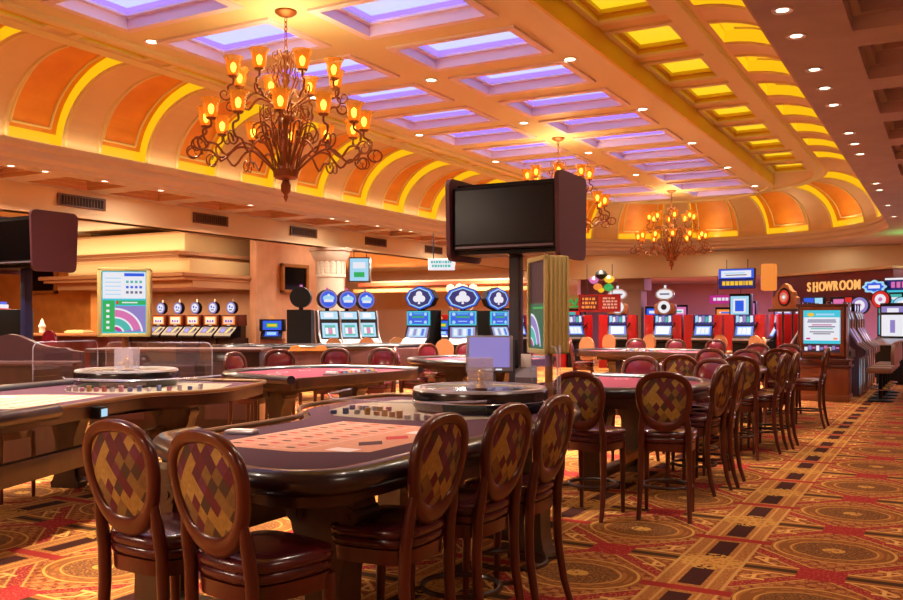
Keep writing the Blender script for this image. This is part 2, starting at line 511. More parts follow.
for sd, a, b, j in wins:
    th = thing('cove_recess', win_label(sd, j), 'lit recess', (*pos(sd,(a+b)/2,RO-.1), ZC+.1), 0, {'R':'lit recesses of the right cove','L':'lit recesses of the left cove','A':'lit recesses of the far cove'}[sd])
    O = Vector(th.location); D = .17
    L = lambda p: tuple(Vector(p)-O)
    seg = sub(a, b, sd)
    ws = [A0+(A1-A0)*i/NA_ for i in range(NA_+1)]
    g, p, bd = MB(), MB(), MB()
    for k in range(NA_):                                # side reveals glow themselves, in place of light from hidden neon
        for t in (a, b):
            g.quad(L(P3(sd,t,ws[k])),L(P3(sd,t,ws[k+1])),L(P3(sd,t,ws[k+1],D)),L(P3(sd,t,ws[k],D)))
        for ta, tb in seg:                              # panel
            p.quad(L(P3(sd,ta,ws[k],D)),L(P3(sd,ta,ws[k+1],D)),L(P3(sd,tb,ws[k+1],D)),L(P3(sd,tb,ws[k],D)))
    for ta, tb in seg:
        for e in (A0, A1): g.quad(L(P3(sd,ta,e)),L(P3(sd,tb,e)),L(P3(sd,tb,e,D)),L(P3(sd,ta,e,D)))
        e0, e1 = A0+.01, A0+.14                         # foot of the panel glows to look lit, no lamp there
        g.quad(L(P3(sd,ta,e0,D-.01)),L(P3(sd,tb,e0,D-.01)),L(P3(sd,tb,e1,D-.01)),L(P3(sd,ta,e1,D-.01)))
    du = (b-a)*.13
    for t in (a+du, b-du):                              # raised bead framing the panel
        bd.tube([L(P3(sd,t,A0+.2+(A1-A0-.3)*i/8,D-.01)) for i in range(9)], .022, 6)
    bd.tube([L(P3(sd,a+du+(b-a-2*du)*i/4,A0+.2,D-.01)) for i in range(5)], .022, 6)
    e0, e1 = A1-.32, A1-.01
    if sd == 'R':  # upper panel is given a yellow glow to look lit from inside
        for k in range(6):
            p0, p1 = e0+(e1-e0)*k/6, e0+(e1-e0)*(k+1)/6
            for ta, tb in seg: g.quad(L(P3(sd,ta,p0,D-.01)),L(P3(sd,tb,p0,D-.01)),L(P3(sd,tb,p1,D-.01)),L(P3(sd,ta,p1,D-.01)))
    for t in (a-.06/(1 if sd != 'A' else 5.5), b+.06/(1 if sd != 'A' else 5.5)):
        bd.tube([L(P3(sd,t,A0+(A1-A0)*i/10,0)) for i in range(11)], .03, 6)
    p.build('panel', M['orange'], th); g.build('painted_glow', M['yglow'], th); bd.build('bead', M['band'], th)
# cornice at the foot of the cove
ring_sweep([(RO,ZC+.02),(RO-.14,ZC),(RO-.14,ZC-.09),(RO-.07,ZC-.12),(RO-.07,ZC-.22),(RO,ZC-.28),(RO,ZS),(RO+.02,ZS)], M['rose'], 'trim_3')
struct('wall_tray', MB().quad((X0-RO,Y0,ZS),(X0+RO,Y0,ZS),(X0+RO,Y0,5.7),(X0-RO,Y0,5.7)), M['peach'])

# purple light coffers in the flat
def coffer(name, label, cat, group, x0, x1, y0, y1, z, h, wallm, glowm, strip=None, frame=M['peach']):
    cx, cy = (x0+x1)/2, (y0+y1)/2; hx, hy = (x1-x0)/2, (y1-y0)/2
    t = thing(name, label, cat, (cx,cy,z), 0, group)
    wv, dv, fr = MB(), MB(), MB(); i = .07
    for (ax, ay, bx, by) in ((-hx,-hy,hx,-hy),(hx,-hy,hx,hy),(hx,hy,-hx,hy),(-hx,hy,-hx,-hy)):
        k = lambda x,y,d: (x-math.copysign(d,x), y-math.copysign(d,y))
        wv.quad((ax,ay,0),(bx,by,0),(bx,by,h*.5),(ax,ay,h*.5))
        a1, b1 = k(ax,ay,i), k(bx,by,i)
        wv.quad((ax,ay,h*.5),(bx,by,h*.5),(*b1,h*.5),(*a1,h*.5)); wv.quad((*a1,h*.5),(*b1,h*.5),(*b1,h),(*a1,h))
    X, Y = hx-i, hy-i
    dv.quad((-X,-Y,h),(X,-Y,h),(X,Y,h),(-X,Y,h))
    wv.build('reveal', wallm, t); dv.build('diffuser', glowm, t)
    if strip:
        sp = MB(); q = .06
        for (ax, ay, bx, by) in ((-X,-Y,X,-Y),(X,-Y,X,Y),(X,Y,-X,Y),(-X,Y,-X,-Y)):
            k = lambda x,y,d: (x-math.copysign(d,x), y-math.copysign(d,y))
            sp.quad((*k(ax,ay,.004),h-q-.01),(*k(bx,by,.004),h-q-.01),(*k(bx,by,.004),h-.01),(*k(ax,ay,.004),h-.01))
        sp.build('added_tint_strip', strip, t)  # added glow that colours the reveal walls
    if frame:
        for (ax, bx, ay, by) in ((-hx-.11,hx+.11,-hy-.11,-hy),(-hx-.11,hx+.11,hy,hy+.11),(-hx-.11,-hx,-hy,hy),(hx,hx+.11,-hy,hy)):
            fr.box(ax,bx,ay,by,-.03,.0)
        fr.build('frame', frame, t)
    return t
for j, yf in enumerate(ROWS):
    for (a, b), nm in ((colL,'left'),(colR,'right')):
        coffer('ceiling_light', 'lavender glowing ceiling coffer in the %s column, %s row from the near end' % (nm, ORD[j]), 'ceiling light',
               'lavender ceiling coffers', a, b, yf-.99, yf+.05, ZF, .21, M['white_paint'], M['panel_glow'], M['vglow'], M['white_paint'])
for sd in 'RL':
    sgn = 1 if sd == 'R' else -1
    for j, yf in enumerate(ROWS):
        if yf > YC: continue
        a, b = sorted((X0+sgn*ra, X0+sgn*rb))
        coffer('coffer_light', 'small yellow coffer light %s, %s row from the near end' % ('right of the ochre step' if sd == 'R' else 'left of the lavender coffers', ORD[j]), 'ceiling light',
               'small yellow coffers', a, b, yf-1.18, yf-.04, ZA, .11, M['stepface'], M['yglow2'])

# lower soffit around the tray
mb = MB(); SX = X0+RO+.02
HR = []
for j in range(-2, 11):
    yf = 8.05+1.69*j
    for c in range(2): HR.append((-.70+2.2*c, 1.0+2.2*c, yf-1.2, yf))
xs = sorted({SX, 5., *[h[0] for h in HR], *[h[1] for h in HR]}); ys = sorted({Y0, YC, *[h[2] for h in HR], *[h[3] for h in HR if h[3] < YC]})
HR = [h for h in HR if h[3] < YC]
ys = sorted({Y0, YC, *[h[2] for h in HR], *[h[3] for h in HR]})
holed(mb, xs, ys, HR, ZS)
LX = X0-RO-.02
HL = [(-13.85, LX-.42, yf-1.25, yf) for yf in ROWS if yf < YC]
xs = sorted({-14.0, LX, -13.85, LX-.42}); ys = sorted({Y0, YC, *[h[2] for h in HL], *[h[3] for h in HL]})
holed(mb, xs, ys, HL, ZS)
for i in range(48):
    def rect(a):
        dx, dy = math.cos(a), math.sin(a)
        k = min((5.-X0)/dx if dx > 1e-6 else 1e9, (-14.-X0)/dx if dx < -1e-6 else 1e9, (31.5-YC)/dy if dy > 1e-6 else 1e9)
        return (X0+dx*k, YC+dy*k, ZS)
    a, b = PI*i/48, PI*(i+1)/48
    mb.quad((*pos('A',a,RO+.02),ZS), rect(a), rect(b), (*pos('A',b,RO+.02),ZS))
mb.add([(5,31.5,ZS),rect(PI*12/48),rect(PI*13/48)],[(0,1,2)])
mb.quad((-32,-7,ZS),(5,-7,ZS),(5,Y0,ZS),(-32,Y0,ZS))
struct('ceiling_soffit', mb, M['soffit'])
def plain_coffers(name, H_, h, m, m2):
    for (x0,x1,y0,y1) in H_:
        o = MB(); 
        for s_ in range(3):                              # stepped mouldings
            d, za, zb = .07*s_, h*s_/3, h*(s_+1)/3
            X_0,X_1,Y_0,Y_1 = x0+d,x1-d,y0+d,y1-d
            for a, b in (((X_0,Y_0),(X_1,Y_0)),((X_1,Y_0),(X_1,Y_1)),((X_1,Y_1),(X_0,Y_1)),((X_0,Y_1),(X_0,Y_0))):
                o.quad((*a,ZS+za),(*b,ZS+za),(*b,ZS+zb),(*a,ZS+zb), m)
            e = .07
            if s_ < 2:
                for a, b, c_, d_ in (((X_0,Y_0),(X_1,Y_0),(X_1-e,Y_0+e),(X_0+e,Y_0+e)),((X_1,Y_0),(X_1,Y_1),(X_1-e,Y_1-e),(X_1-e,Y_0+e)),((X_1,Y_1),(X_0,Y_1),(X_0+e,Y_1-e),(X_1-e,Y_1-e)),((X_0,Y_1),(X_0,Y_0),(X_0+e,Y_0+e),(X_0+e,Y_1-e))):
                    o.quad((*a,ZS+zb),(*b,ZS+zb),(*c_,ZS+zb),(*d_,ZS+zb), m)
        o.quad((x0+.14,y0+.14,ZS+h),(x1-.14,y0+.14,ZS+h),(x1-.14,y1-.14,ZS+h),(x0+.14,y1-.14,ZS+h), m2)
        struct(name, o)
plain_coffers('ceiling_coffer', HR, .36, M['coffer_blue'], M['coffer_in'])
plain_coffers('ceiling_coffer', HL, .2, M['coffer_in'], M['peach'])

# downlights : trim ring + lamp disc, each with its own light
nlight = 0
def downlight(x, y, z, label, power, r=.085, group='recessed downlights', col=(255,238,216), spread=150):
    t = thing('downlight', label, 'ceiling light', (x,y,z), 0, group)
    MB().open_lathe([(r,0),(r+.035,-.012),(r+.04,0)], 18).build('trim_ring', M['white'], t)
    MB().add([(r*math.cos(2*PI*i/18), r*math.sin(2*PI*i/18), -.004) for i in range(18)], [tuple(range(18))]).build('lamp_disc', M['lamp'], t)
    if power: light('downlight_beam', 'AREA', (0,0,-.03), power, col, .3, t, None, math.radians(spread))
for ci, (x, nm) in enumerate(((X0+2.2,'right edge of the lavender coffers'),(X0-.05,'middle beam'),(X0-2.3,'left edge of the lavender coffers'))):
    for j in range(-1,6):
        if (ci == 1 and j in (0,5)) : continue
        downlight(x, 8.42+3.4*j, ZF-.002, 'round downlight on the %s, %s from the near end' % (nm, ORD[j+1]), (150,185,215)[ci]*((.55 if j < 0 else 1,.7,.45)[ci] if j < 1 else 1), .07, 'downlights of the raised ceiling', spread=(78,95,105)[ci])
for j, y in enumerate((4.2,5.7,7.24,7.95,9.1,9.88,10.7,12.4,13.2,14.05,17.2,18.1,20.6,22.9)):
    downlight(-1.12, y, ZS-.002, 'small soffit downlight beside the right cove, %s from the near end' % ORD[j], 11, .045, 'downlights of the right soffit')
for j, y in enumerate((4.9,7.2,8.8,9.4,10.55,11.8,14.2,17.0,17.6,18.9,20.0,20.5,22.6)):
    downlight(-12.6, y, ZS-.002, 'small soffit downlight under the left cornice, %s from the near end' % ORD[j], 40, .045, 'downlights of the left soffit')

# bulkheads, low ceilings and walls
struct('wall_bulkhead', MB().box(-14.25,-14.0,-7,31.5,3.37,ZS+.3).box(-14.3,-13.94,-7,31.5,3.37,3.43), M['cream'])
struct('wall_far_bulkhead', MB().box(-14.25,5,31.5,31.75,3.0,ZS+.3).box(-14.3,5,31.42,31.75,3.0,3.08).box(-14.3,5,31.44,31.75,3.76,3.86), M['cream'])
struct('ceiling_left', MB().quad((-32,Y0,3.95),(-14.2,Y0,3.95),(-14.2,46,3.95),(-32,46,3.95)), M['cream'])
struct('ceiling_far', MB().quad((-14.2,31.7,3.3),(5,31.7,3.3),(5,46,3.3),(-14.2,46,3.3)), M['farceil'])
struct('wall_far', MB().quad((-32,46,0),(5,46,0),(5,46,4),(-32,46,4)), M['farwall'])
struct('wall_right', MB().quad((5,-7,0),(5,46,0),(5,46,4.1),(5,-7,4.1)), M['wall'])
struct('wall_left', MB().quad((-32,-7,0),(-32,46,0),(-32,46,4.1),(-32,-7,4.1)), M['wall_or'])
struct('wall_rear', MB().quad((-32,-7,0),(5,-7,0),(5,-7,4.1),(-32,-7,4.1)), M['wall'])
struct('wall_alcove', MB().box(-32,-16.5,19.4,23.0,0,3.95), M['wall'])
struct('wall_pier', MB().box(-16.52,-16.3,18.6,19.4,0,3.95), M['wall'])
struct('wall_orange', MB().box(-32,-21.6,17.6,19.4,0,3.95), M['wall_or'])
# stepped hood over the alcove machines
hd = MB()
hd.box(-21.6,-16.52,16.5,19.4,2.32,2.50,M['taupe'])
hd.box(-21.8,-16.5,16.2,19.4,2.50,2.58,M['taupe'],b=.02).box(-21.9,-16.46,16.1,19.4,2.58,2.68,M['taupe'],b=.03)
hd.box(-21.4,-16.8,16.7,19.4,2.68,3.06,M['cream2'])
hd.box(-21.7,-16.9,16.4,19.4,3.06,3.14,M['taupe'],b=.02).box(-21.8,-16.8,16.3,19.4,3.14,3.24,M['taupe'],b=.03)
hd.box(-21.3,-17.2,16.9,19.4,3.24,3.72,M['cream2']).box(-21.35,-17.1,16.8,19.4,3.72,3.78,M['taupe'],b=.02)
struct('wall_hood', hd)
light('hood_cove_light', 'AREA', (-19.2,16.6,3.28), 22, (255,234,196), 5, None, (PI,0,0), None, .5)
light('hood_cove_light', 'AREA', (-19.2,16.4,2.72), 12, (255,234,196), 4.6, None, (PI,0,0), None, .4)
light('alcove_light', 'AREA', (-19,17.6,2.28), 110, (255,214,170), 4, None, None, None, 1.2)
# vents on the bulkhead
for j, (y, z) in enumerate(((8.0,3.67),(11.2,3.67),(14.5,3.67),(17.7,3.67),(20.9,3.67),(24.1,3.67))):
    t = thing('air_vent', 'dark slatted air vent on the left bulkhead, %s from the near end' % ORD[j], 'vent', (-13.99,y,z), 0, 'air vents on the bulkhead')
    MB().box(.0,.012,-.48,.48,-.09,.09).build('backing', M['vent_bk'], t)
    f_ = MB().box(.0,.03,-.52,.52,.08,.11).box(.0,.03,-.52,.52,-.11,-.08).box(.0,.03,-.52,-.48,-.08,.08).box(.0,.03,.48,.52,-.08,.08)
    for i in range(15): f_.box(.005,.028,-.46+.0657*i-.008,-.46+.0657*i+.008,-.08,.08)
    f_.build('grille', M['vent'], t)
# column with capital
cl = MB().lathe([(.42,0),(.42,.35),(.36,.4),(.36,2.55),(.37,2.6),(.40,2.62),(.40,2.68),(.37,2.7),(.37,3.0),(.42,3.05),(.50,3.2),(.50,3.28),(.56,3.3),(.56,3.37)], 28, (-14.2,19.1,0))
for i in range(16):
    for k in range(4):
        w_ = 2*PI*i/16; cl.box(-.02,.02,-.05,.05,-.05,.05, None, Matrix.Translation((-14.2,19.1,2.74+.0*k)) @ Matrix.Rotation(w_,4,'Z') @ Matrix.Translation((.37,0,.08*k)), .015)
struct('trim_4', cl, M['rose'])
struct('wall_far_pier', MB().box(-10.6,-9.9,32.2,32.9,0,3.3).box(-10.75,-9.75,32.1,33,2.6,3.3), mat('grey_pier_paint', (176,150,140), .6))
# layered fascias in the next hall behind the column
struct('trim_5', MB().box(-24,-14.6,35.0,36.5,2.9,3.3), M['cream'])
struct('trim_6', MB().box(-24,-14.6,34.4,35.0,3.05,3.2), mat('red_fascia', (196,92,62), .5))
struct('trim_7', MB().box(-24,-14.6,34.0,35.0,2.75,2.9), mat('amber_fascia', (226,160,90), .5))
struct('wall_hall', MB().box(-32,-14.6,38,38.4,0,3.95), mat('grey_hall_wall', (196,170,150), .7))
for x, y in ((-22,28),(-17,28),(-17,33),(-22,33)):
    light('hall_light', 'AREA', (x,y,3.8), 380, (255,240,216), 2.)
for x in (-10,-4,2):
    light('far_hall_light', 'AREA', (x,37,3.25), 650, (236,196,255), 2.5)
light('right_hall_light', 'AREA', (2.2,27,3.7), 160, (255,210,200), 2.5)
for x, y in ((-18,6),(-18,12)):
    light('left_hall_light', 'AREA', (x,y,3.85), 330, (255,222,176), 2.)
for x, y, p_ in ((-9,-3,330),(-3,-4,260),(2.5,3,40)):
    light('rear_fill_light', 'AREA', (x,y,3.8), p_, (255,230,205), 1.6)  # added fill from the unseen rear, without fixtures

# uplights hidden behind the cornice lip wash the cove
for sgn in (-1,1):
    light('cornice_uplight', 'AREA', (X0+sgn*(RO-.10), 13.6, ZC+.06), 20, (255,222,170), .1, None, (PI, sgn*.55, 0), None, 22.)
for k in range(7):
    a = PI*(k+.5)/7; x_, y_ = pos('A', a, RO-.10)
    light('cornice_uplight', 'AREA', (x_, y_, ZC+.06), 7, (255,222,170), .1, None, (PI, 0, 0), None, 1.5)
for x_, y_ in ((-13.1,6.),(-13.1,12.),(-13.1,18.),(-13.1,24.)):
    light('bulkhead_fill_light', 'AREA', (x_, y_, ZS-.02), 16, (255,236,210), .5)  # added light without a fixture, brightens the left bulkhead
for x_ in (-11.,-7.,-3.,1.):
    light('bulkhead_fill_light', 'AREA', (x_, 30.6, ZS-.02), 7, (255,236,200), .5)  # same kind of added light for the far bulkhead
for x_, y_ in ((-15.6,17.6),(-15.4,21.)):
    light('wall_fill_light', 'AREA', (x_, y_, 3.9), 22, (255,236,210), .4)  # added light without a fixture, brightens the wall by the column
for x_, nm in ((-4.65,'right'),(-6.9,'left')):
    downlight(x_, 1.7, ZS-.002, 'round downlight in the low soffit before the tray, %s of two' % nm, 36, .07, 'downlights of the near soffit', spread=95)
light('neon_spill', 'AREA', (-.5,27.2,3.2), 16, (60,255,130), .6, None, (PI,0,0))
# ------------------------------------------------------------------ casino chair
def egg(t, W=.208, zb=.682, zt=1.12):
    # outline of the oval back: broad rounded top, tapering to the foot
    c, s = math.cos(t), math.sin(t); h = (zt-zb)/2; zc = (zt+zb)/2
    zz = math.copysign(abs(s)**.9, s)
    x = math.copysign(abs(c)**.83, c)*W*(1+.16*zz-.03) 
    return x, zc+zz*h
LEAN = math.radians(9)
def lean(x, z, y=0.):                                  # chair back leans away from the sitter
    d = z-.66; return (x, -.215-math.sin(LEAN)*d+y, .66+math.cos(LEAN)*d)
def make_chair(label):
    t = thing('casino_chair', label, 'chair')
    n = 36
    # frame: swept rounded section along the oval
    fr = MB(); vs, fs = [], []
    sec = [(.0,-.021),(.016,-.021),(.024,-.012),(.024,.012),(.016,.021),(0,.021),(-.014,.021),(-.022,.012),(-.022,-.012),(-.014,-.021)]
    for i in range(n):
        a = 2*PI*i/n; x, z = egg(a); x2, z2 = egg(a+.01); tx, tz = x2-x, z2-z; l = math.hypot(tx,tz); nx, nz = tz/l, -tx/l
        wide = 1.0 + .6*max(0., -math.sin(a))**3
        for d, y in sec:
            k = d*wide*1.05; vs.append(lean(x+nx*k-nx*.020, z+nz*k-nz*.020, y))
    ns = len(sec)
    for i in range(n):
        for j in range(ns): fs.append((i*ns+j, i*ns+(j+1)%ns, ((i+1)%n)*ns+(j+1)%ns, ((i+1)%n)*ns+j))
    fr.add(vs, fs)
    fr.build('backrest_frame', M['wood_red'], t, 50)
    # upholstery, domed: patterned on the outside, leather towards the sitter
    def dome(sgn, depth, name, m):
        b = MB(); vs, fs = [lean(0,.915,sgn*depth)], []; rings = 5; nn = 32
        for k in range(1, rings+1):
            f = k/rings
            for i in range(nn):
                a = 2*PI*i/nn; x, z = egg(a); x *= .85; z = .915+(z-.915)*.86
                vs.append(lean(x*f, .915+(z-.915)*f, sgn*(.006+(depth-.006)*(1-f**2.4))))
        for i in range(nn): fs.append((0, 1+i, 1+(i+1)%nn))
        for k in range(rings-1):
            for i in range(nn): fs.append((1+k*nn+i, 1+k*nn+(i+1)%nn, 1+(k+1)*nn+(i+1)%nn, 1+(k+1)*nn+i))
        b.add(vs, fs); o = b.build(name, m, t, 70); return o
    o = dome(-1, .026, 'back_panel', M['harl']); o['label'] = 'diamond patterned fabric on the outside of the back'
    o = dome(1, .040, 'back_cushion', M['burg2']); o['label'] = 'burgundy leather on the inside of the back'
    # seat cushion with soft edges, apron under it
    def seatout(k):
        pts = []
        for i in range(32):
            a = 2*PI*i/32; c, s = math.cos(a), math.sin(a)
            x = math.copysign(abs(c)**.55, c)*.212*k; y = math.copysign(abs(s)**.55, s)*.205*k-.012
            pts.append((x*(1+.10*(y/.225)), y))
        return pts
    st = MB(); vs, fs = [], []
    prof = [(.90,.572),(.98,.580),(1.0,.595),(1.0,.612),(.97,.617),(1.02,.622),(1.03,.640),(1.0,.658),(.90,.668),(.6,.676),(.3,.680)]
    for k, z in prof:
        for x, y in seatout(k): vs.append((x,y,z))
    for i in range(len(prof)-1):
        for j in range(32): fs.append((i*32+j, i*32+(j+1)%32, (i+1)*32+(j+1)%32, (i+1)*32+j))
    fs.append(tuple((len(prof)-1)*32+j for j in range(32))); fs.append(tuple(range(32))[::-1])
    st.add(vs, fs); st.build('seat', M['burg'], t, 60)
    ap = MB(); a_, b_ = seatout(.97), seatout(.95)
    vs = [(x,y,.572) for x,y in a_]+[(x,y,.512) for x,y in b_]
    ap.add(vs, [(j,(j+1)%32,32+(j+1)%32,32+j) for j in range(32)]+[tuple(range(32)),tuple(range(32,64))[::-1]])
    ap.build('apron', M['wood_red'], t, 50)
    for sx in (-1, 1):
        MB().tube([(sx*.175,.150,.56),(sx*.178,.155,.40),(sx*.176,.158,.2),(sx*.176,.162,.0)], [.027,.023,.019,.015], 10).build('leg', M['wood_red'], t)
        x1, z1 = .182, .80
        MB().tube([lean(sx*.165,.80),lean(sx*.168,.72),(sx*.172,-.205,.60),(sx*.175,-.200,.45),(sx*.178,-.208,.30),(sx*.182,-.238,.12),(sx*.187,-.275,.0)], [.016,.024,.026,.025,.023,.020,.017], 10).build('leg', M['wood_red'], t)
    fo = MB()
    ring = [(.185*math.cos(2*PI*i/28), .19*math.sin(2*PI*i/28)-.01, .235) for i in range(28)]
    fo.tube(ring, .013, 8, closed=True)
    for sy, sx in ((.158,-1),(.158,1),(-.21,-1),(-.21,1)):
        fo.tube([(sx*.176,sy,.235),(sx*.125,sy*.72,.235)], .011, 6)
    fo.build('footrest', M['wood_dk'], t)
    return t
chair0 = None; nchair = 0
def chair(bx, by, dx, dy, label, group):
    global chair0
    l = math.hypot(dx,dy); dx /= l; dy /= l
    loc = (bx+.26*dx, by+.26*dy, 0)
    rz = ang(dx,dy)
    if chair0 is None:
        chair0 = make_chair(label); chair0.location = loc; chair0.rotation_euler = (0,0,rz); chair0['group'] = group; return chair0
    return dup(chair0, loc, rz, label, group)
g1 = 'chairs at the near roulette table'
chair(-2.80,2.42,.06,1,'casino chair at the near roulette table, leftmost in front with patterned back', g1)
chair(-2.27,2.34,.16,1,'casino chair with patterned back at the near roulette table corner, close to the viewer', g1)
chair(-1.84,3.22,-1,.02,'casino chair at the long side of the near roulette table, nearest of three', g1)
chair(-1.79,3.76,-1,.06,'casino chair at the long side of the near roulette table, middle of three', g1)
chair(-1.78,4.30,-1,.02,'casino chair at the long side of the near roulette table, beside the wheel', g1)
g2 = 'chairs at the second table on the right'
chair(-2.44,6.38,.08,1,'casino chair beside the clear guard, backing the aisle at the second right table', g2)
chair(-1.86,6.62,-.18,1,'casino chair with patterned back at the front corner of the second right table', g2)
chair(-1.73,7.95,-1,.16,'casino chair on the aisle side of the second right table, nearer of the pair', g2)
chair(-1.68,8.46,-1,-.05,'casino chair on the aisle side of the second right table, farther of the pair', g2)
chair(-2.10,9.22,-.35,-1,'casino chair facing us at the far corner of the second right table, burgundy cushion showing', g2)
chair(-2.90,9.42,.02,-1,'casino chair facing us behind the middle of the second right table', g2)
g3 = 'chairs at the third table on the right'
chair(-2.62,9.98,.05,1,'casino chair with patterned back at the front of the third right table', g3)
chair(-1.98,9.95,-.25,1,'casino chair with patterned back at the front aisle corner of the third right table', g3)
chair(-1.66,10.75,-1,.05,'casino chair on the aisle side of the third right table, nearer of the pair', g3)
chair(-1.60,11.22,-1,0,'casino chair on the aisle side of the third right table, farther of the pair', g3)
chair(-2.36,12.35,-.15,-1,'casino chair facing us at the far aisle corner of the third right table', g3)
chair(-2.86,12.45,0,-1,'casino chair facing us behind the middle of the third right table', g3)
g4 = 'chairs at the fourth table on the right'
chair(-2.02,12.8,-.2,1,'casino chair with its back to us at the fourth right table', g4)
chair(-1.52,13.55,-1,.03,'lone casino chair on the aisle beside the wooden poster kiosk', g4)
chair(-2.28,15.35,-.1,-1,'casino chair facing us left of the poster kiosk, far side of the fourth right table', g4)
chair(-2.78,15.45,0,-1,'casino chair facing us behind the fourth right table, left of its neighbour', g4)
g5 = 'chairs at the cross table at the far end of the pit'
chair(-4.90,18.3,0,-1,'casino chair facing us behind the cross table, middle of three', g5)
chair(-4.10,18.3,-.1,-1,'casino chair facing us behind the cross table, right of three', g5)
chair(-5.75,18.35,.1,-1,'casino chair facing us behind the cross table, left of three', g5)
chair(-6.62,16.9,1,.3,'casino chair seen from the side at the left end of the cross table', g5)
g6 = 'chairs at the half-round table beyond the pit'
chair(-7.55,8.25,1,.1,'casino chair seen from the side at the left tip of the half-round table', g6)
chair(-7.75,9.3,.8,-.6,'casino chair facing us behind the half-round table, leftmost of three', g6)
chair(-7.42,10.1,.4,-1,'casino chair facing us behind the half-round table, middle of three', g6)
chair(-6.92,10.5,.2,-1,'casino chair facing us behind the half-round table, rightmost of three', g6)
g7 = 'chairs at the second half-round table'
chair(-7.05,11.1,.9,.5,'casino chair at the near end of the farther half-round table, seen from behind', g7)
chair(-7.5,12.75,1,-.35,'casino chair facing us at the left tip of the farther half-round table', g7)
chair(-7.3,13.75,.5,-1,'casino chair facing us behind the farther half-round table, beside the lit machines', g7)
g8 = 'chairs at the left roulette table'
chair(-7.2,4.72,1,.2,'casino chair at the left edge, its seat and legs seen under the left roulette table', g8)
#


# ------------------------------------------------------------------ gaming tables
def scroll_leg(mb, x, y, rz, h=.80, w=.26, d=.16):
    T = TR(x,y,0,rz)
    out = [(-.5,0),(.5,0),(.52,.06),(.42,.10),(.36,.2),(.34,.4),(.36,.55),(.46,.66),(.60,.76),(.66,.86),(.62,.95),(.55,1.0),(-.55,1.0),(-.62,.95),(-.66,.86),(-.60,.76),(-.46,.66),(-.36,.55),(-.34,.4),(-.36,.2),(-.42,.10),(-.52,.06)]
    mb.prism([(a*w,b*h) for a,b in out], -d/2, d/2, None, T, 'y')
    for s in (-1,1):                                    # carved volutes
        mb.cyl((s*w*.52,-d/2-.014,h*.86),(s*w*.52,d/2+.014,h*.86),.045,None,16,None,T)
        mb.cyl((s*w*.52,-d/2-.022,h*.86),(s*w*.52,d/2+.022,h*.86),.02,None,12,None,T)
def inset(out, d):
    n = len(out); res = []
    ar = sum(out[i][0]*out[(i+1)%n][1]-out[(i+1)%n][0]*out[i][1] for i in range(n))
    sg = 1 if ar > 0 else -1
    for i in range(n):
        a, b, c = Vector(out[i-1]), Vector(out[i]), Vector(out[(i+1)%n])
        e1, e2 = (b-a).normalized(), (c-b).normalized()
        nn = Vector((-e1.y-e2.y, e1.x+e2.x)); nn = nn.normalized()*sg if nn.length > 1e-6 else Vector((0,0))
        k = max(.45, math.cos(e1.angle(e2, 0)/2)); res.append(tuple(b+nn*d/k))
    return res
def smooth(out, it=2):
    for _ in range(it):
        o = []
        for i in range(len(out)):
            a, b = out[i], out[(i+1)%len(out)]
            o += [(a[0]*.75+b[0]*.25, a[1]*.75+b[1]*.25), (a[0]*.25+b[0]*.75, a[1]*.25+b[1]*.75)]
        out = o
    return out
HT = .90
